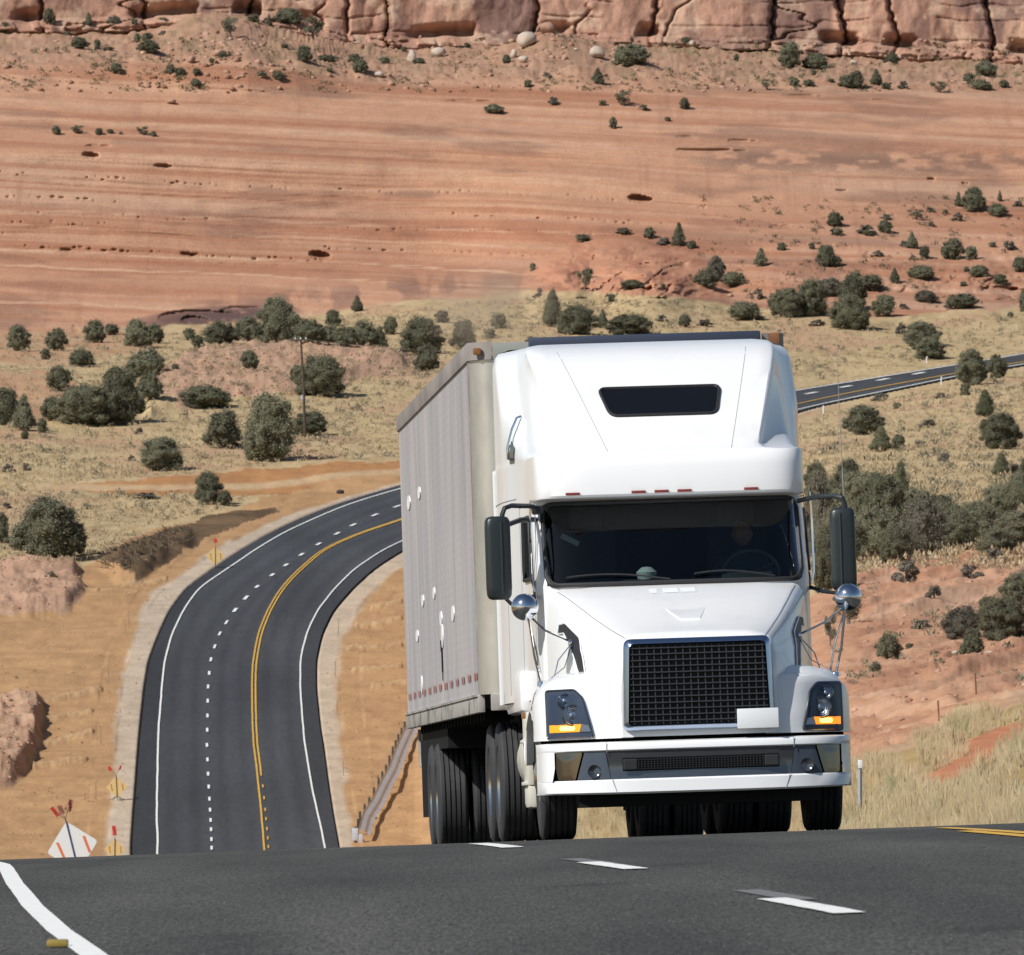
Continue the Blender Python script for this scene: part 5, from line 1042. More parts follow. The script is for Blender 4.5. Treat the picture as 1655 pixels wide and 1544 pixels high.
# ---- mirrors
for s_ in (-1, 1):
    o = MB(); n = 14; prof = []
    for zz, sc in ((-.335, .55), (-.325, .80), (-.30, .95), (-.24, 1), (.24, 1), (.30, .96), (.325, .82), (.335, .55)):
        ring = []
        for k in range(24):
            t = 2*math.pi*k/24; c_, q = math.cos(t), math.sin(t); e_ = .45
            ring.append((.103*sc*abs(c_)**e_*np.sign(c_), .075*sc*abs(q)**.6*np.sign(q)*(1 if q < 0 else .6), zz))
        prof.append(ring+[ring[0]])
    o.grid(np.array(prof)); o.f += [tuple(range(24))[::-1], tuple(range(7*25, 7*25+24))]; o.mi += [0, 0]
    o.tube([(-s_*.02, -.073, -.29), (-s_*.02, -.078, 0), (-s_*.02, -.073, .29)], .012, 6)
    m = o.build('door_mirror', M_mirb, TR, angle=50); m.location = (1.355 if s_ > 0 else -1.425, 1.95, 2.255 if s_ > 0 else 2.27); m.rotation_euler = (0, 0, rad(-4*s_))
    o = MB(); o.box((0, .05, 0), (.17, .006, .56), bev=.003); o.build('mirror_glass', M_chrome, m)
    o = MB(); z0 = 2.69; o.tube([(s_*1.04, 2.36, z0-.02), (s_*1.15, 2.2, z0+.0), (s_*1.30, 2.0, z0), (s_*1.36, 1.95, z0-.02), (s_*1.38, 1.95, z0-.07), (s_*1.385, 1.95, z0-.12)], .020, 8)
    if s_ < 0: o.tube([(s_*1.08, 2.5, z0-.10), (s_*1.22, 2.2, z0-.11), (s_*1.36, 1.97, z0-.16)], .022, 8); o.box((s_*1.07, 2.38, z0-.03), (.09, .14, .07), 0, .02)
    o.build('mirror_arm', M_mirb, TR); o = MB()
    o.tube([(s_*1.10, 2.42, 1.98), (s_*1.2, 2.2, 1.93), (s_*1.33, 1.98, 1.90), (s_*1.38, 1.95, 1.95)], .016, 8); o.box((s_*1.09, 2.40, 2.02), (.07, .12, .16), 0, .03)
    o.build('mirror_arm', M_mirb, TR)
    # round wide-angle mirror on the wing
    o = MB(); cx_, cy_, cz_ = s_*1.285, .90, 1.845; pr = [(.05+.0, .001), (.05, .098), (.042, .107), (.02, .108)]+[(.02-.115*math.sin(t), .108*math.cos(t)) for t in np.linspace(.15, 1.52, 9)]+[(-.095, .001)]
    o.lathe(pr, 'y', (cx_, cy_, cz_), 32); o.build('wing_mirror', mat('mirror_chrome', (.62, .65, .70), .10, metal=1), TR, angle=50)
    o = MB(); o.tube([(cx_-s_*.03, .91, 1.74), (s_*1.22, .95, 1.45), (s_*1.17, .98, 1.235)], .010, 6); o.tube([(cx_-s_*.02, .93, 1.76), (s_*1.19, 1.15, 1.5), (s_*1.15, 1.25, 1.25)], .008, 6)
    o.tube([(cx_-s_*.04, .93, 1.77), (s_*1.12, 1.1, 1.66), (s_*.90, 1.2, 1.56)], .009, 6); o.tube([(s_*.90, 1.2, 1.56), (s_*1.02, 1.15, 1.42), (s_*1.06, 1.1, 1.28)], .005, 5); o.tube([(s_*.90, 1.2, 1.56), (s_*.98, 1.0, 1.36), (s_*1.12, .8, 1.26)], .004, 5)
    for p in ((s_*1.17, .98, 1.24), (s_*1.15, 1.25, 1.25)): o.lathe([(p[2]-.02, .035), (p[2]+.01, .03), (p[2]+.018, .012), (p[2]+.018, .001)], 'z', (p[0], p[1], 0), 12)
    o.lathe([(-.025, .001), (-.02, .022), (.02, .022), (.025, .001)], 'x', (s_*.91, 1.19, 1.56), 12)
    o.build('mirror_stay', M_chrome, TR)
o = MB(); o.tube([(1.375, 2.0, 2.60), (1.378, 2.02, 2.70), (1.372, 2.03, 3.30), (1.365, 2.05, 3.87)], [.007, .005, .003, .002], 6); o.tube([(1.375, 2.0, 2.58), (1.376, 2.0, 2.66)], .012, 6); o.build('aerial', M_steel, TR)
# wipers
for s_ in (-1,):
    o = MB(); o.box((-.99, 2.75, 2.02), (.05, .7, .22), 0, .02); o.build('door_card', M_int2, TR)
    o = MB(); o.box((-.80, 2.62, 2.42), (.16, .02, .045), 0, .005, Matrix.Rotation(rad(28), 3, 'Y')); o.build('mirror_strip', mat('interior_pale', (.4, .4, .38), .6), TR)
o = MB()
for (xa, xb, h0) in ((-.05, -.88, 0), (.80, .15, 0)):
    P = [(xa+(xb-xa)*t, frontY(xa+(xb-xa)*t, 2.06+.05*math.sin(t*2.6))-.03, 2.06+.055*math.sin(t*2.4)) for t in np.linspace(0, 1, 12)]; o.tube(P, .007, 5)
o.build('wiper', M_blk, TR)
# ---- interior seen through the windscreen
o = MB(); o.box((0, 2.55, 1.98), (2.0, .75, .14), 0, .05); o.box((.62, 2.48, 2.05), (.42, .3, .12), 0, .05); o.box((-.25, 2.35, 2.06), (.3, .2, .03), 0, .01); o.build('dashboard', M_int, TR)
o = MB(); o.box((0, 3.95, 2.6), (2.2, .04, 1.8)); o.box((0, 3.2, 1.55), (2.1, 1.6, .05)); o.box((0, 3.1, 2.86), (2.05, 1.4, .04)); o.build('cab_lining', M_int, TR, smooth=False)
o = MB(); st = [(.66+.225*math.cos(t), 2.62-.07*math.sin(t), 2.10+.185*math.sin(t)) for t in np.linspace(0, 2*math.pi, 32, endpoint=False)]; o.tube(st, .016, 8, closed=True)
for t in (.5, 2.6, 4.7): o.tube([(.66, 2.66, 2.10), (.66+.22*math.cos(t), 2.62-.07*math.sin(t), 2.10+.18*math.sin(t))], .012, 6)
o.tube([(.66, 2.66, 2.10), (.66, 2.45, 2.0)], .03, 8); o.build('steering_wheel', mat('wheel_leather', (.06, .06, .065), .5), TR)
for sx in (-.62, .62):
    o = MB(); o.box((sx, 3.15, 1.80), (.52, .55, .18), 0, .07); o.box((sx, 3.42, 2.18), (.50, .16, .72), 0, .07); o.box((sx, 3.44, 2.62), (.28, .12, .20), 0, .05); o.build('seat', M_cloth, TR)
# small things on the dash: bag and papers
o = MB(); o.lathe([(2.07, .001), (2.07, .07), (2.13, .085), (2.17, .04), (2.175, .001)], 'z', (-.21, 2.3, 0), 14); bag = o.build('dashboard_bag', mat('pale_plastic', (.45, .45, .43), .5), None)
M_w = TR.matrix_basis.copy(); bag.matrix_basis = M_w; tag(bag, 'pale crumpled bag lying on the dashboard behind the windscreen', 'bag')
# ---- the driver
def driver():
    V = []; E = []; Rr = []
    def vtx(p, r): V.append(p); Rr.append(r); return len(V)-1
    def chain(a, pts):
        for p, r in pts: b = vtx(p, r); E.append((a, b)); a = b
        return a
    x0 = .64
    pel = vtx((x0, 3.18, 1.93), (.16, .13)); ch = chain(pel, [((x0, 3.22, 2.08), (.15, .11)), ((x0, 3.22, 2.24), (.17, .12))]); nk = chain(ch, [((x0, 3.19, 2.36), (.07, .065)), ((x0, 3.15, 2.42), (.055, .055))])
    for q in (-1, 1):
        sh_ = chain(ch, [((x0+q*.17, 3.20, 2.29), (.07, .07)), ((x0+q*.24, 3.12, 2.14), (.052, .052)), ((x0+q*.25, 3.0, 2.02), (.044, .044)), ((x0+q*.22, 2.84, 2.10), (.036, .036)), ((x0+q*.205, 2.74, 2.16), (.028, .026)), ((x0+q*.20, 2.69, 2.19), (.030, .018))])
        for k, (dx, l) in enumerate(((-.028, .9), (-.010, 1.0), (.009, .95), (.027, .8))):
            chain(sh_, [((x0+q*.20+dx, 2.655, 2.215), (.0095, .0095)), ((x0+q*.20+dx, 2.625-.01*l, 2.205), (.009, .009)), ((x0+q*.20+dx, 2.62, 2.185-.012*l), (.0085, .0085))])
        chain(sh_, [((x0+q*.20-q*.035, 2.68, 2.175), (.010, .010)), ((x0+q*.20-q*.042, 2.655, 2.165), (.009, .009))])
        chain(pel, [((x0+q*.10, 3.02, 1.93), (.09, .085)), ((x0+q*.14, 2.75, 1.93), (.07, .07)), ((x0+q*.14, 2.66, 1.75), (.055, .055)), ((x0+q*.14, 2.62, 1.60), (.045, .045))])
    me = bpy.data.meshes.new('person'); me.from_pydata(V, E, []); o = link('person', me, mat('dark_shirt', (.03, .05, .09), .85))
    sk = o.modifiers.new('skin', 'SKIN'); me.skin_vertices[0].data[0].use_root = True
    for i, r in enumerate(Rr): me.skin_vertices[0].data[i].radius = r
    sb = o.modifiers.new('sub', 'SUBSURF'); sb.levels = 1; sb.render_levels = 2
    # head with brow, nose, chin and ears in one mesh
    hv, hf = ico(4); P = hv.copy(); d_ = -P[:, 1]; x, z = P[:, 0], P[:, 2]
    R3 = np.ones(len(P)); R3 += .16*np.exp(-((x/.16)**2+((z+.12)/.22)**2))*(d_ > 0); R3 += .05*np.exp(-((x/.5)**2+((z-.22)/.12)**2))*(d_ > 0); R3 -= .08*np.exp(-(((np.abs(x)-.33)/.15)**2+((z-.05)/.12)**2))*(d_ > 0)
    R3 += .05*np.exp(-((x/.3)**2+((z+.45)/.08)**2))*(d_ > 0); R3 += .07*np.exp(-((x/.3)**2+((z+.85)/.2)**2)); R3 += .22*np.exp(-(((np.abs(x)-.97)/.12)**2+((P[:, 1])/.12)**2+((z)/.22)**2))
    H = P*R3[:, None]*np.array([.077, .098, .118])*np.where(z < -.2, 1-.22*(-z-.2), 1)[:, None]+np.array([x0, 3.12, 2.52])
    hm = mesh_np('head', H, hf); ho = link('head', hm, mat('skin', (.32, .17, .12), .6), o, True)
    k = ((P[:, 2] > .45) & (P[:, 1] > -.62)) | ((P[:, 1] > .15) & (P[:, 2] > -.3)); fk = [f for f in hf if k[f].all()]; hh = (H-np.array([x0, 3.12, 2.52]))*1.06+np.array([x0, 3.12, 2.52]); link('hair', mesh_np('hair', hh, np.array(fk)), mat('dark_hair', (.03, .022, .018), .8), o, True)
    o.matrix_basis = M_w @ Matrix.Translation((0, 0, -.08)); tag(o, 'driver in a dark shirt seated at the steering wheel, hands on the wheel rim', 'person')
driver()
# ------------------------------------------------------------------ trailer
TL = frame_at('box_trailer', 1040, 80.3, rad(3.0), rad(2.05), rad(1.85))
tag(TL, 'grey weathered box trailer with riveted side panels, coupled behind the white tractor', 'trailer')
LT, HWT, ZB, ZT = 14.9, 1.325, 1.26, 4.08
def panel_mat():
    m = bpy.data.materials.new('trailer_sheet'); m.use_nodes = True; nt = m.node_tree; b = nt.nodes['Principled BSDF']; N = nt.nodes.new; L = nt.links.new
    b.inputs['Roughness'].default_value = .5; b.inputs['Metallic'].default_value = .25
    tc = N('ShaderNodeTexCoord'); sp_ = N('ShaderNodeSeparateXYZ'); L(tc.outputs['Object'], sp_.inputs[0])
    def mth(op, a, bb=None, c=None):
        n = N('ShaderNodeMath'); n.operation = op
        for i, q in enumerate((a, bb, c)):
            if q is None: continue
            if isinstance(q, (int, float)): n.inputs[i].default_value = q
            else: L(q, n.inputs[i])
        return n.outputs[0]
    y = sp_.outputs[1]; z = sp_.outputs[2]
    fy_ = mth('FRACT', mth('MULTIPLY', y, 1/.61)); line_ = mth('LESS_THAN', mth('ABSOLUTE', mth('SUBTRACT', fy_, .5)), .06)
    fy2 = mth('FRACT', mth('MULTIPLY', y, 1/1.22)); line2 = mth('LESS_THAN', mth('ABSOLUTE', mth('SUBTRACT', fy2, .5)), .05)
    dots = mth('LESS_THAN', mth('ABSOLUTE', mth('SUBTRACT', mth('FRACT', mth('MULTIPLY', z, 1/.075)), .5)), .26)
    riv = mth('MULTIPLY', line_, dots); riv2 = mth('MAXIMUM', mth('MULTIPLY', riv, .40), mth('MULTIPLY', line2, .16))
    mp = N('ShaderNodeMapping'); mp.inputs['Scale'].default_value = (1, 1.4, .35); L(tc.outputs['Object'], mp.inputs[0])
    nz = N('ShaderNodeTexNoise'); nz.inputs['Scale'].default_value = 1.3; nz.inputs['Detail'].default_value = 6; L(mp.outputs[0], nz.inputs['Vector'])
    mp2 = N('ShaderNodeMapping'); mp2.inputs['Scale'].default_value = (1, 3.0, .12); L(tc.outputs['Object'], mp2.inputs[0])
    nz2 = N('ShaderNodeTexNoise'); nz2.inputs['Scale'].default_value = 2; nz2.inputs['Detail'].default_value = 4; L(mp2.outputs[0], nz2.inputs['Vector'])
    cr = N('ShaderNodeValToRGB'); cr.color_ramp.elements[0].color = (.36, .365, .40, 1); cr.color_ramp.elements[1].color = (.54, .515, .51, 1); cr.color_ramp.elements[0].position = .3; cr.color_ramp.elements[1].position = .7; L(nz.outputs[0], cr.inputs[0])
    mx = N('ShaderNodeMix'); mx.data_type = 'RGBA'; mx.inputs[7].default_value = (.20, .19, .21, 1); L(riv2, mx.inputs[0]); L(cr.outputs[0], mx.inputs[6])
    mx2 = N('ShaderNodeMix'); mx2.data_type = 'RGBA'; mx2.inputs[7].default_value = (.36, .365, .385, 1); r_ = N('ShaderNodeMapRange'); r_.inputs[1].default_value = .52; r_.inputs[2].default_value = .75; r_.inputs[4].default_value = .7; L(nz2.outputs[0], r_.inputs[0]); L(r_.outputs[0], mx2.inputs[0]); L(mx.outputs[2], mx2.inputs[6]); L(mx2.outputs[2], b.inputs['Base Color'])
    return m
M_panel = panel_mat()
M_rail = mat('trailer_rail', (.20, .18, .17), .6, noise=(2, (.30, .27, .25), .4, .65, (1, .5, 1)))
M_railb = mat('trailer_bottom_rail', (.34, .32, .29), .6, noise=(3, (.05, .05, .05), .50, .66, (1, .6, 1)))
M_navy = mat('navy_trim', (.035, .045, .075), .45)
M_rust = mat('rust_brown', (.22, .09, .035), .8, noise=(9, (.10, .05, .03), .4, .6, (1, 1, 1)))
M_post = mat('corner_post_cream', (.60, .58, .53), .30, metal=.65, noise=(2.5, (.42, .41, .38), .45, .7, (1, 1, .4)))
R0 = .20
o = MB()
for s_ in (-1, 1):
    ysd = np.linspace(R0+.09, LT, 61); o.grid(np.array([[(s_*(HWT), y, z) for y in ysd] for z in np.linspace(ZB, ZT, 6)]))
o.box((0, LT/2, 4.10), (2*HWT-.06, LT-.1, .02)); o.grid(np.array([[(x, LT, z) for x in (-HWT, HWT)] for z in (ZB, ZT+.1)])); o.build('side_panel', M_panel, TL)
for s_ in (-1, 1):
    o = MB(); arc = [(s_*(HWT-R0+R0*math.sin(t)), R0-R0*math.cos(t)) for t in np.linspace(0, math.pi/2, 10)]+[(s_*HWT, R0+.10)]; o.grid(np.array([[(x, y, z) for x, y in arc] for z in np.linspace(ZB, ZT, 3)]))
    o.build('corner_post', M_post, TL, angle=60)
    o = MB(); o.box((s_*(HWT+.004), R0+.10, (ZB+ZT)/2), (.012, .05, ZT-ZB)); o.build('post_seam', M_rail, TL)
o = MB(); o.grid(np.array([[(x, .0, z) for x in np.linspace(-HWT+R0, HWT-R0, 12)] for z in np.linspace(ZB, ZT, 4)]))
o.build('front_panel', M_post, TL)
o = MB()
for s_ in (-1, 1):
    for k in range(56):
        z = 1.32+k*.048; o.lathe([(-.003, .014), (-.008, .008), (-.008, .001)], 'y', (s_*(HWT-R0-.05), 0, z), 6)
o.build('rivets', M_rail, TL)
o = MB()
for s_ in (-1, 1):
    o.box((s_*(HWT-.005), LT/2+.1, (ZT+4.23)/2), (.05, LT-.15, 4.23-ZT), 0, .008)
    arc = [(s_*(HWT+.02-R0+R0*math.sin(t)), R0-.02-R0*math.cos(t)) for t in np.linspace(0, math.pi/2, 8)]; o.grid(np.array([[(x, y, z) for x, y in arc] for z in (ZT, 4.23)]))
o.build('top_rail', M_rail, TL)
o = MB(); o.box((0, .0, (ZT+4.22)/2), (2*(HWT-R0)+.02, .05, 4.22-ZT), 0, .005); o.build('front_rail', mat('front_rail_grey', (.25, .26, .24), .55), TL)
o = MB(); o.box((.15, -.06, 4.20), (1.96, .10, .10), 0, .02); o.build('nose_strip', M_navy, TL)
o = MB(); o.box((1.25, .02, 4.17), (.10, .10, .12), 0, .02); o.box((1.335, .3, 3.4), (.03, .1, 1.4), 0, .01); o.build('corner_bracket', M_rust, TL)
o = MB(); o.box((-HWT+.06, -.02, 4.15), (.07, .04, .06), 0, .015); o.build('clearance_lamp', M_amberoff, TL)
for s_ in (-1, 1):
    o = MB(); o.box((s_*(HWT-.01), LT/2+.12, 1.185), (.06, LT-.2, .15), 0, .01); o.box((s_*(HWT+.012), LT/2+.12, 1.255), (.04, LT-.22, .02)); o.build('bottom_rail', M_railb, TL)
o = MB(); o.box((0, .03, 1.19), (2*(HWT-.08), .08, .14), 0, .01); o.build('front_sill', M_railb, TL)
# red and white reflective tape along the side
M_red = mat('reflective_red', (.38, .14, .12), .5); M_wht = mat('reflective_white', (.55, .52, .50), .5)
for s_ in (-1, 1):
    o = MB(); y = .55; k = 0
    while y < LT-.4:
        for a, b, mi in ((0, .17, 0), (.17, .30, 1), (.30, .47, 0), (.47, 1.12, 1)):
            if mi == 0: o.add([(s_*(HWT+.010), y+a, 1.39), (s_*(HWT+.010), y+b, 1.39), (s_*(HWT+.010), y+b, 1.455), (s_*(HWT+.010), y+a, 1.455)], [(0, 1, 2, 3)])
        y += 1.12
    o.build('reflective_tape', M_red, TL, smooth=False)
# pale repair patches and a long scratch on the visible side
mw = TL.matrix_basis
def side_from_px(px, py):
    best = None
    for s in np.linspace(.3, LT-.3, 400):
        p = mw @ Vector((-HWT, s, 2.5)); q = CX+FPX*p.x/p.y
        if best is None or abs(q-px) < best[0]: best = (abs(q-px), s)
    s = best[1]; lo, hi = 1.0, 4.2
    for _ in range(30):
        m = (lo+hi)/2; p = mw @ Vector((-HWT, s, m)); yy = CY-FPX*p.z/p.y
        if yy > py: lo = m
        else: hi = m
    return s, lo
M_patch = mat('pale_patch', (.70, .70, .70), .6)
for (px, py, w, h) in ((683, 797, .62, .105), (666, 813, .75, .125), (683, 971, .55, .10), (701, 959, .45, .10), (730, 992, .5, .125), (711, 1000, .5, .12), (672.5, 1028, .6, .10), (712, 1028, .35, .20), (677, 1107, .25, .16)):
    s, z = side_from_px(px, py); o = MB(); pp = [(s+w*.46*abs(math.cos(t))**.8*(1 if math.cos(t) > 0 else -1), z+h*.55*math.sin(t)) for t in np.linspace(0, 6.283, 21)[:-1]]
    o.add([(-HWT-.010, a, b) for a, b in pp]+[(-HWT+.01, a, b) for a, b in pp], [tuple(range(len(pp)))]+[(i, (i+1) % len(pp), len(pp)+(i+1) % len(pp), len(pp)+i) for i in range(len(pp))]); o.build('patch', M_patch, TL, smooth=False)
s, z = side_from_px(710.5, 1065); o = MB(); o.box((-HWT-.008, s, z), (.006, .10, .24)); o.box((-HWT-.008, s+.1, z+.12), (.006, .12, .10)); o.box((-HWT-.008, s-.05, z-.02), (.006, .05, .36)); o.build('scratch', M_under, TL, smooth=False)
# running gear
o = MB(); o.box((0, 11.3, .85), (1.1, 3.6, .25)); o.box((0, 5, 1.06), (1.0, 9.5, .10)); o.box((0, 1.0, 1.05), (2.0, 1.5, .16))
for k in range(22): o.box((0, 1.2+k*.6, 1.10), (2.5, .10, .10))
o.box((0, 11.4, .98), (2.45, 5.6, .22)); o.box((0, 12.6, .80), (2.2, .1, .5))
for y in (10.6, 11.9): o.lathe([(-1.2, 0), (-1.2, .075), (1.2, .075), (1.2, 0)], 'x', (0, y, .51), 12)
for s_ in (-1, 1): o.box((s_*.55, 11.25, .70), (.12, 2.6, .22)); o.lathe([(10.0, 0), (10.0, .14), (10.6, .14), (10.6, 0)], 'y', (s_*.75, 0, .80), 14)
o.build('underframe', M_under, TL, smooth=False)
for s_ in (-1, 1):
    o = MB(); o.box((s_*.62, 2.9, .75), (.14, .14, .75), 0, .02); o.box((s_*.62, 2.9, .35), (.26, .26, .04)); o.build('landing_leg', M_under, TL)
    o = MB(); o.box((s_*.98, 13.0, .60), (.62, .015, .75)); o.build('mud_flap', M_blk, TL)
o = MB(); o.box((0, LT-.15, .52), (2.3, .10, .10), 0, .01)
for s_ in (-1, 1): o.box((s_*.75, LT-.15, .85), (.08, .08, .62)); o.tube([(s_*1.22, LT-.1, 1.1), (s_*1.22, LT-.1, .75), (s_*1.05, LT-.3, .55)], .02, 6)
o.build('rear_guard', M_rail, TL)
for y in (10.6, 11.9):
    for s_ in (-1, 1): wheel(TL, s_*1.12, y, s_, dz=-.09); wheel(TL, s_*.79, y, s_, dz=-.09)

# faint dusty exhaust drifting behind the trailer
vm = bpy.data.materials.new('dust_air'); vm.use_nodes = True; nt = vm.node_tree; nt.nodes.remove(nt.nodes['Principled BSDF']); pv = nt.nodes.new('ShaderNodeVolumePrincipled'); pv.inputs['Color'].default_value = (.80, .62, .46, 1)
tc = nt.nodes.new('ShaderNodeTexCoord'); nz = nt.nodes.new('ShaderNodeTexNoise'); nz.inputs['Scale'].default_value = 1.6; nz.inputs['Detail'].default_value = 3; mr = nt.nodes.new('ShaderNodeMapRange'); mr.inputs[1].default_value = .42; mr.inputs[2].default_value = .7; mr.inputs[4].default_value = .75
gr = nt.nodes.new('ShaderNodeTexGradient'); gr.gradient_type = 'SPHERICAL'; mu = nt.nodes.new('ShaderNodeMath'); mu.operation = 'MULTIPLY'
nt.links.new(tc.outputs['Object'], nz.inputs['Vector']); nt.links.new(tc.outputs['Object'], gr.inputs[0]); nt.links.new(nz.outputs[0], mr.inputs[0]); nt.links.new(mr.outputs[0], mu.inputs[0]); nt.links.new(gr.outputs['Fac'], mu.inputs[1]); nt.links.new(mu.outputs[0], pv.inputs['Density']); nt.links.new(pv.outputs[0], nt.nodes['Material Output'].inputs['Volume'])
iv_, if_ = ico(3); dust = link('exhaust_dust', mesh_np('exhaust_dust', iv_, if_), vm); dust.location = (-.25, 101, 1.85); dust.scale = (.85, 2.0, .62); tag(dust, 'faint brown exhaust haze hanging above the trailer roof', 'dust', None, 'stuff')
# ------------------------------------------------------------------ roadside furniture and small things
def gp1(px, v): return Vector(ground_point(px, v)[0])
def px_at(px, py, d): return Vector(P3(np.array([float(px)]), np.array([float(py)]), np.array([float(d)]))[0])
M_signo = vcol_mat('x', bump=None); bpy.data.materials.remove(M_signo)
def cloth(name, c, tr=.35):
    m = bpy.data.materials.new(name); m.use_nodes = True; nt = m.node_tree; b = nt.nodes['Principled BSDF']; b.inputs['Base Color'].default_value = (*c, 1); b.inputs['Roughness'].default_value = .6
    t = nt.nodes.new('ShaderNodeBsdfTranslucent'); t.inputs[0].default_value = (*c, 1); x = nt.nodes.new('ShaderNodeMixShader'); x.inputs[0].default_value = tr
    nt.links.new(b.outputs[0], x.inputs[1]); nt.links.new(t.outputs[0], x.inputs[2]); nt.links.new(x.outputs[0], nt.nodes['Material Output'].inputs[0]); return m
M_sy = cloth('sign_amber', (.80, .60, .28)); M_sw = cloth('sign_silver', (.74, .75, .74), .1); M_so = mat('sign_stripe', (.62, .16, .06), .6); M_sd = mat('sign_bar_brown', (.35, .17, .04), .6)
M_flag = cloth('flag_red', (.75, .09, .07), .4); M_flagb = cloth('flag_faded', (.42, .20, .13), .3); M_post2 = mat('post_dark', (.05, .05, .06), .6); M_navyp = mat('sign_brace', (.04, .06, .16), .5)
def sign(px, py, d, half, zbase, tilt, white, label, flags):
    c = px_at(px, py, d); half *= 1.05; root = empty('road_work_sign', (c.x, c.y, zbase)); H = c.z-zbase
    o = MB(); P = [(0, half), (half, 0), (0, -half), (-half, 0)]; P = roundpoly(P, half*.14, 3); ca, sa = math.cos(tilt), math.sin(tilt)
    rt = lambda x, z: (x*ca-z*sa, x*sa+z*ca)
    n = len(P); V = [(rt(x, z)[0], -.008, H+rt(x, z)[1]) for x, z in P]+[(rt(x, z)[0], .008, H+rt(x, z)[1]) for x, z in P]
    o.add(V, [tuple(range(n)), tuple(range(n, 2*n))[::-1]]+[(i, (i+1) % n, n+(i+1) % n, n+i) for i in range(n)]); o.build('sign_panel', M_sw if white else M_sy, root, smooth=False)
    for q in (-1, 1):
        o = MB(); w = half*.055
        a = rt(q*half*.52, half*.30); b = rt(q*half*.50+ (half*.10), -half*.36)
        if white:
            for off, m_ in ((0, M_so),): o.add([(a[0]-w, -.013, H+a[1]), (a[0]+w, -.013, H+a[1]), (b[0]+w, -.013, H+b[1]), (b[0]-w, -.013, H+b[1])], [(0, 1, 2, 3)]); o.build('sign_stripe', m_, root, smooth=False)
        else: o.add([(a[0]-w*.9, -.013, H+a[1]), (a[0]+w*.9, -.013, H+a[1]), (b[0]+w*.9, -.013, H+b[1]), (b[0]-w*.9, -.013, H+b[1])], [(0, 1, 2, 3)]); o.build('sign_stripe', M_sd, root, smooth=False)
    o = MB(); t0 = rt(0, half*1.12); b0 = rt(0, -half*1.05); o.tube([(t0[0], -.03, H+t0[1]), (b0[0], -.03, H+b0[1])], .022 if white else .028, 6); o.tube([(b0[0], -.02, H+b0[1]), (b0[0]+.02, 0, .1)], .03, 6)
    o.build('brace', M_navyp if white else M_post2, root)
    o = MB()
    for a in range(4): t = a*1.5708+.6; o.tube([(b0[0], 0, .30), (b0[0]+.65*math.cos(t), .65*math.sin(t), .02)], .02, 5)
    o.build('sign_stand', M_post2, root)
    for (dx, dz, w, h, ang, faded) in flags:
        f = MB(); bx_, bz_ = t0[0], H+t0[1]; cx_, cz_ = bx_+dx, bz_+dz; ca2, sa2 = math.cos(ang), math.sin(ang); R_ = []
        for i in range(5):
            r = []
            for j in range(5):
                u = (i/4-.5)*w; v_ = (j/4-.5)*h; r.append((cx_+u*ca2-v_*sa2, .05*math.sin(i*1.7+j), cz_+u*sa2+v_*ca2))
            R_.append(r)
        f.grid(np.array(R_)); fl = f.build('flag', M_flagb if faded else M_flag, root)
        g = MB(); g.tube([(bx_, -.03, bz_-.02), (cx_, 0, cz_)], .010, 5); g.build('flag_stick', M_post2, fl)
    tag(root, label, 'sign', 'folding warning signs along the far shoulder'); return root
b_ = gp1(348, 919); sign(348, 899, b_.y, .80, b_.z, .0, False, 'amber diamond road work sign with one red flag on the shoulder where the road bends', [(0.02, .42, .32, .36, .3, False)])
b_ = gp1(191, 1294); sign(188.5, 1272, b_.y, .72, b_.z, .05, False, 'amber diamond sign with two spread red flags standing on the pale gravel shoulder', [(-.42, .42, .22, .32, .7, False), (.28, .48, .14, .32, -.4, False)])
b_ = gp1(187, 1393); sign(185.5, 1373, b_.y, .66, b_.z-.3, -.02, False, 'amber diamond sign with upright red flag half hidden by the road crest', [(-.05, .42, .26, .62, .1, False)])
zb = float(zroad(290))-.4; sign(117, 1369, 290, .76, zb-.6, .24, True, 'silver white diamond sign seen close, leaning, with red and brown flags on top', [(-.32, .20, .11, .34, .65, False), (-.14, .26, .16, .28, .3, True), (.12, .40, .20, .36, -.35, True)])
# guard rail
M_galv = mat('galvanised_steel', (.50, .52, .56), .5, metal=.2, noise=(1.5, (.36, .38, .42), .4, .7, (1, 1, 1)))
def guardrail():
    pts = [(576, 1362), (583, 1338), (598, 1315), (613, 1287), (625, 1260), (636, 1232), (645, 1210), (655, 1190), (668, 1172)]
    B = [gp1(x, y) for x, y in pts]; root = empty('guardrail', B[0]); tag(root, 'galvanised guardrail climbing the orange dirt slope left of the trailer wheels', 'guardrail')
    Q = [b-B[0] for b in B]; prof = [(-.02, .84), (.05, .78), (.05, .72), (-.02, .66), (-.02, .62), (.05, .56), (.05, .50), (-.02, .44)]
    o = MB(); R_ = [[(q.x-dx+.14+(.84-z)*1.9, q.y, q.z+z*1.35-.1) for dx, z in prof] for q in Q]; o.grid(np.array(R_)); o.build('rail', M_galv, root, angle=80)  # beam leaned over so its near face catches sky light
    for i in range(len(Q)-1):
        for t in (0, .5):
            q = Q[i].lerp(Q[i+1], t); o = MB(); o.box((q.x-.05, q.y+.02, q.z+.52), (.16, .2, 1.1), 0, .02); o.build('post', mat_post, root)
    o = MB(); q = Q[0]; o.box((q.x-.08, q.y-.15, q.z+.55), (.42, .12, .85), 0, .04); o.box((q.x+.30, q.y-.12, q.z+.10), (.28, .10, .95), 0, .04); o.tube([(q.x-.1, q.y-.1, q.z+.95), (q.x+.5, q.y+.1, q.z+.1)], .05, 6); o.build('end_terminal', M_galv, root)
mat_post = mat('rail_post_timber', (.05, .045, .04), .8)
guardrail()
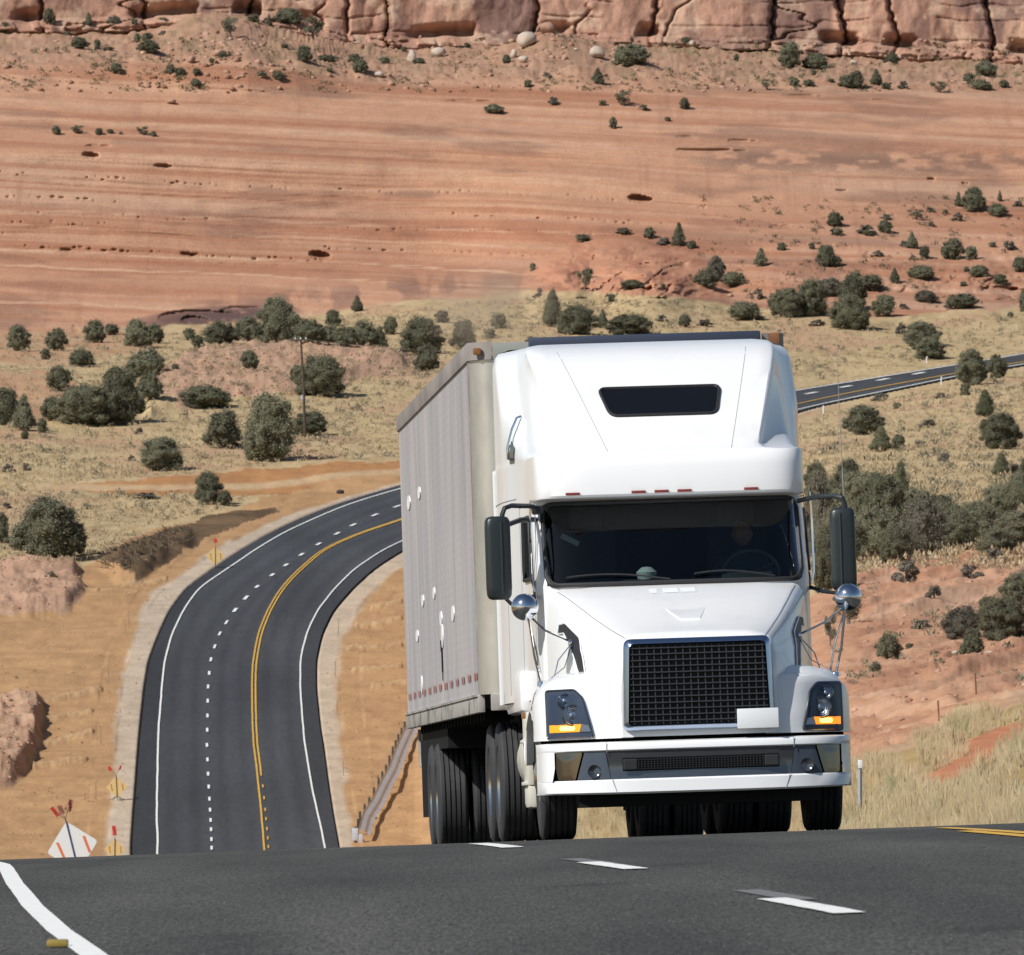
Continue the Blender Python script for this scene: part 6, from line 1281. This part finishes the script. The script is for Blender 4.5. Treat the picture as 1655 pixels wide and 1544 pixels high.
# delineators and posts
M_dpost = mat('post_white', (.70, .72, .74), .5); M_dgrey = mat('post_grey', (.30, .33, .37), .5)
def delin(px, vb, h, w, label, m=M_dgrey, d=None, nm='marker_post', group=None):
    b = gp1(px, vb); r = empty(nm, b); o = MB(); o.add([(-w/2, 0, -.2), (0, -w*.35, -.2), (w/2, 0, -.2), (-w/2, 0, h), (0, -w*.35, h), (w/2, 0, h)], [(0, 1, 4, 3), (1, 2, 5, 4), (2, 0, 3, 5), (3, 4, 5)]); o.build('post', m, r, smooth=False)
    o = MB(); o.box((0, -w*.4, h-.07), (w*1.1, .02, .15), 0, .01); o.build('reflector', M_dpost, r); tag(r, label, 'post', group); return r
b0 = gp1(1390, 1334); hh = 104*b0.y/FPX; delin(1390, 1334, hh, .075, 'slim grey marker post with white top in the dry grass right of the truck')
for (x, v, hpx, lb) in ((1331, 668, 13, 'short pale post nearest the cab on the near side of the far road'), (1521.5, 622, 13, 'short pale post near the tree on the near side of the far road'), (1498, 588, 11, 'short grey post behind the far road below the shrubs')):
    b = gp1(x, v); delin(x, v, hpx*b.y/FPX, .16, lb, M_dpost, group='marker posts of the far road')
M_rustp = mat('rusty_post', (.20, .09, .05), .8)
for (x, v, hpx, lb) in ((1518, 1168, 33, 'thin rusty fence stake leaning behind the grassy bank, the left one'), (1578, 1123, 34, 'thin rusty fence stake on the bare slope, the right one')):
    b = gp1(x, v); k = b.y/FPX; o = MB(); o.tube([(0, 0, -.1), (-.03, 0, hpx*k)], .022, 5); s = o.build('fence_stake', M_rustp, None); s.location = b; tag(s, lb, 'stake', 'rusty fence stakes')
M_lath = mat('wooden_lath', (.22, .17, .11), .85)
pl = [(208, 1008, 20, 'thin lath upper of two beside the gravel shoulder below the brush bank'), (202.5, 1025, 18, 'thin lath lower of two beside the gravel shoulder below the brush bank'), (175, 1106, 30, 'thin lath on the orange dirt left of the gravel, midway down'), (163, 1203, 30, 'thin lath on the orange dirt between the rilled berms and the shoulder'), (155, 1293, 30, 'thin lath on the orange dirt left of the two flag sign'),
 (547, 1030, 30, 'thin lath right of the road at the first berm'), (542, 1095, 26, 'thin lath right of the road beside the lower berms'), (555, 1254, 24, 'thin lath right of the road above the guardrail end'), (545, 1156, 26, 'thin lath right of the road between the berms and guardrail')]
for (x, v, hpx, lb) in pl:
    b = gp1(x, v); k = b.y/FPX; o = MB(); o.box((0, 0, hpx*k/2), (.05, .03, hpx*k)); s = o.build('survey_lath', M_lath, None, smooth=False); s.location = b; tag(s, lb, 'stake', 'survey laths beside the road')
fx = [(17, 779, 26), (38, 777, 18), (80, 771, 18), (98, 770, 18), (113, 769, 17), (125, 768, 17), (137, 767, 17), (147, 766, 17), (164, 764, 17), (186, 762, 16)]
for i, (x, v, hpx) in enumerate(fx):
    b = gp1(x, v); k = b.y/FPX; o = MB(); o.tube([(0, 0, -.1), (.02, 0, hpx*k)], .035, 5); s = o.build('fence_post', M_lath, None); s.location = b; tag(s, '%s of the thin fence posts in the grass above the dirt track' % (ORD[i] if i == 0 else ORD[i]+' from left'), 'post', 'thin fence posts in the grass')
# utility pole and its line
M_wood = mat('pole_wood', (.07, .05, .038), .9)
b = gp1(493, 706); k = b.y/FPX; top = px_at(486, 546, b.y)-b; r = empty('utility_pole', b); tag(r, 'tall slim brown wooden utility pole with a short crossarm beside the large juniper', 'utility pole')
o = MB(); o.tube([(0, 0, -.3), tuple(top*.5+Vector((.08, 0, 0))), tuple(top)], [.16, .14, .11], 8); o.build('pole', M_wood, r)
o = MB(); o.box((top.x, -.1, top.z-.25), (1.3, .12, .14)); o.build('crossarm', M_wood, r)
for dx in (-.58, .0, .58): o = MB(); o.lathe([(0, .05), (.12, .08), (.2, .04), (.22, .001)], 'z', (top.x+dx, -.1, top.z-.18), 8); o.build('insulator', M_dpost, r)
o = MB(); o.lathe([(0, .001), (0, .18), (.5, .18), (.5, .001)], 'z', (-.28, 0, top.z*.38), 10); o.build('pole_box', M_dgrey, r)
M_wire = mat('wire', (.35, .34, .32), .5)
for q, (px2, py2, d2) in enumerate(((-260, 600, b.y-40), (1100, 560, b.y+120))):
    e2 = px_at(px2, py2, d2); a2 = b+top+Vector((.0, 0, -.1)); o = MB(); o.tube([tuple(a2.lerp(e2, t)+Vector((0, 0, -3.2*4*t*(1-t)*.4))) for t in np.linspace(0, 1, 30)], .028, 4); w = o.build('power_line', M_wire, None); tag(w, ('overhead wire running left from the utility pole', 'overhead wire running right from the utility pole behind the trailer')[q], 'wire')
# boulders
M_bp = mat('pale_boulder', (.46, .38, .31), .9, noise=(1.2, (.42, .33, .26), .4, .65, (1, 1, 1)), bump=(2, .5, .2)); M_br = mat('red_boulder', (.34, .21, .15), .9, noise=(1.2, (.30, .17, .12), .4, .65, (1, 1, 1)), bump=(2, .5, .2)); M_bk = mat('dark_boulder', (.03, .03, .035), .9)
def rock(seed, n=2):
    v, f = ico(n); r = np.random.default_rng(seed); P = v.copy()
    for k in range(9):
        nrm = r.normal(size=3); nrm /= np.linalg.norm(nrm); dd_ = r.uniform(.55, .85); h = P@nrm; P -= np.maximum(0, h-dd_)[:, None]*nrm*.9
    return P, f
BL = [(666, 100, 18, 24, M_bp, 'tall pale boulder, left of the pair below the cliff'), (707, 92, 26, 16, M_bp, 'wide pale boulder, right of the pair below the cliff'), (613, 126, 18, 9, M_bp, 'small flat pale boulder below the left bushes of the bench'), (850, 96, 34, 28, M_bp, 'largest pale boulder on top of the rubble heap'), (847, 110, 18, 13, M_bp, 'pale boulder leaning below the largest one'), (830, 106, 12, 16, M_bp, 'narrow pale boulder left of the rubble heap'),
 (967, 107, 28, 22, M_bp, 'pale boulder right of the rubble heap above the pointed juniper'), (930, 102, 9, 9, M_bp, 'small pale stone between the heap and the right boulder'), (886, 90, 28, 20, M_br, 'reddish block on the right end of the rubble heap'), (278, 168, 17, 9, M_br, 'lone boulder on the smooth slope on the left'), (309, 102, 14, 13, M_br, 'dark sided boulder below the left talus'), (1118, 74, 16, 9, M_bp, 'small pale block at the cliff foot beside a shrub'), (1380, 101, 12, 9, M_bp, 'pale block on the ledge right of the big juniper pair'),
 (550, 797, 13, 8, M_bk, 'black lump lying on the dirt beside the road bend'), (1457, 1162, 12, 6, M_br, 'small rock on the bare slope above the grassy bank'), (1180, 480, 10, 6, M_br, 'small reddish rock on the grass above the cab'), (1545, 1075, 14, 9, M_bp, 'pale stone under the bush on the red slope'), (1600, 1072, 18, 9, M_bp, 'flat pale stone right of the bush on the red slope')]
for i, (x, v, w, h, m, lb) in enumerate(BL):
    b = gp1(x, v); k = b.y/FPX; P, f = rock(100+i); P = P*np.array([w*k/2*1.1, w*k/2, h*k/2*1.15]); P[:, 2] += h*k*.4
    s = link('boulder', mesh_np('boulder', P, f, smooth=False), m); s.location = b; tag(s, lb, 'rock', 'loose boulders')
# rubble (stuff)
def rubble(name, label, px, v, size, colA, colB, seed):
    r = np.random.default_rng(seed); iv, jf = ico(1); B = ground_point(px, v); n = len(B); S_ = size(r, n)
    P = iv[None]*(1+.25*r.normal(size=(n, len(iv), 1)))*S_[:, None, None]*np.array([1, 1, .7])+B[:, None, :]; t = r.random((n, 1, 1)); C_ = (colA*(1-t)+colB*t)*np.ones((n, len(iv), 1))
    Fq = (jf[None]+np.arange(n)[:, None, None]*len(iv)).reshape(-1, 3); o = link(name, mesh_np(name, P.reshape(-1, 3), Fq, C_.reshape(-1, 3), smooth=False), vcol_mat('rubble', nscale=3)); tag(o, label, None, None, 'stuff'); o['category'] = 'rubble'
cA, cB = srgb(196, 160, 136)*.8, srgb(158, 116, 94)*.8
px, v, r = scatter(5200, (-60, 60, 1715, 150), lambda x, y, r: (r.random(len(x)) < .12+np.exp(-((x-900)/90)**2-((y-98)/16)**2)+.9*np.exp(-((x-345)/70)**2-((y-85)/26)**2)+.35*(fbm(x/30, y/6, 601, 3) > .25)), 6)
rubble('rubble', 'broken rubble strewn over the shelf below the cliff', px, v, lambda r, n: .12+.55*r.random(n)**3, cA, cB, 7)
px, v, r = scatter(2600, (230, 555, 680, 660), lambda x, y, r: inpoly(x, y, [(232, 640), (262, 606), (330, 572), (480, 562), (640, 570), (652, 600), (470, 640), (300, 655)]) & (r.random(len(x)) < .5), 8)
rubble('rubble', 'loose slabs on the pink rock outcrop behind the junipers', px, v, lambda r, n: .08+.28*r.random(n)**3, cA, cB, 9)
px, v, r = scatter(2600, (1300, 900, 1715, 1180), lambda x, y, r: (fbm(x/20, y/8, 603, 3) > .15) & (y < BANK_TOP(x)-5), 10)
rubble('rubble', 'small stones scattered on the bare red slope', px, v, lambda r, n: .02+.11*r.random(n)**3, cA, cB, 11)
px, v, r = scatter(3000, (-60, 900, 320, 1290), lambda x, y, r: inpoly(x, y, [(-60, 918), (125, 912), (135, 955), (110, 985), (-60, 1000)]) | inpoly(x, y, [(-60, 1150), (30, 1128), (66, 1136), (62, 1200), (45, 1235), (20, 1268), (-60, 1280)]), 12)
rubble('rubble', 'broken stones on the pink rock banks left of the road', px, v, lambda r, n: .04+.22*r.random(n)**3, cA, cB, 13)
px, v, r = scatter(9000, (-60, 800, 690, 1390), lambda x, y, r: (inpoly(x, y, [(-60, 995), (60, 965), (180, 890), (330, 838), (560, 775), (700, 800), (690, 1390), (-60, 1390)])) & (roadmask(x, y, 4) < .05) & (fbm(x/40, y/30, 605, 3)+.5*r.random(len(x)) > .15), 14)
rubble('rubble', 'pebbles and clods on the orange dirt and gravel shoulders', px, v, lambda r, n: .02+.09*r.random(n)**3, srgb(206, 176, 146)*.75, srgb(150, 112, 82)*.75, 15)
px, v, r = scatter(500, (-60, 800, 690, 1390), lambda x, y, r: (inpoly(x, y, [(-60, 995), (60, 965), (180, 890), (330, 838), (560, 775), (700, 800), (690, 1390), (-60, 1390)])) & (roadmask(x, y, 50) < .05) & (fbm(x/30, y/20, 607, 3) > .1), 16)
tufts('sparse_scrub', 'a few dry weeds on the orange dirt beside the valley road', px, v, r, lambda r, n: .08+.2*r.random(n)**2, 16, .8, (.30, .25, .15), (.18, .15, .09), .3, M_tuft)
# brush heap on the embankment
def brushpile():
    r = np.random.default_rng(21); n = 900; x = r.uniform(165, 312, n); v = np.interp(x, [165, 200, 235, 300, 312], [908, 912, 900, 872, 866])+r.uniform(-16, 22, n)*np.interp(x, [165, 210, 312], [.5, 1, .6]); B = ground_point(x, v); V = []; Fq = []
    for i in range(n):
        p = Vector(B[i]); a = r.random()*6.28; L_ = r.uniform(.5, 1.5); d = Vector((math.cos(a)*L_, math.sin(a)*L_*.6, r.uniform(.1, .8))); w = Vector((.03, 0, .03)); j = len(V); V += [p-w, p+w, p+d]; Fq.append((j, j+1, j+2))
    t = r.random((n, 1)); C_ = np.repeat(np.array([.13, .10, .07])*(1-t)+np.array([.03, .026, .02])*t, 3, 0); o = link('brush_pile', mesh_np('brush_pile', V, Fq, C_, smooth=False), M_grey); tag(o, 'dark heap of cut brush on the dirt bank above the road bend', 'brush', None, 'stuff')
brushpile()
# reflective road stud by the near edge line
p = on_crest(93, 1532); o = MB(); o.box((0, 0, .012), (.07, .10, .022), 0, .006); s = o.build('road_stud', mat('stud_amber', (.28, .20, .04), .5), None); s.location = Vector(p)+Vector((0, 0, .004)); tag(s, 'small flat yellow brown reflector stuck on the white edge line at lower left', 'reflector')
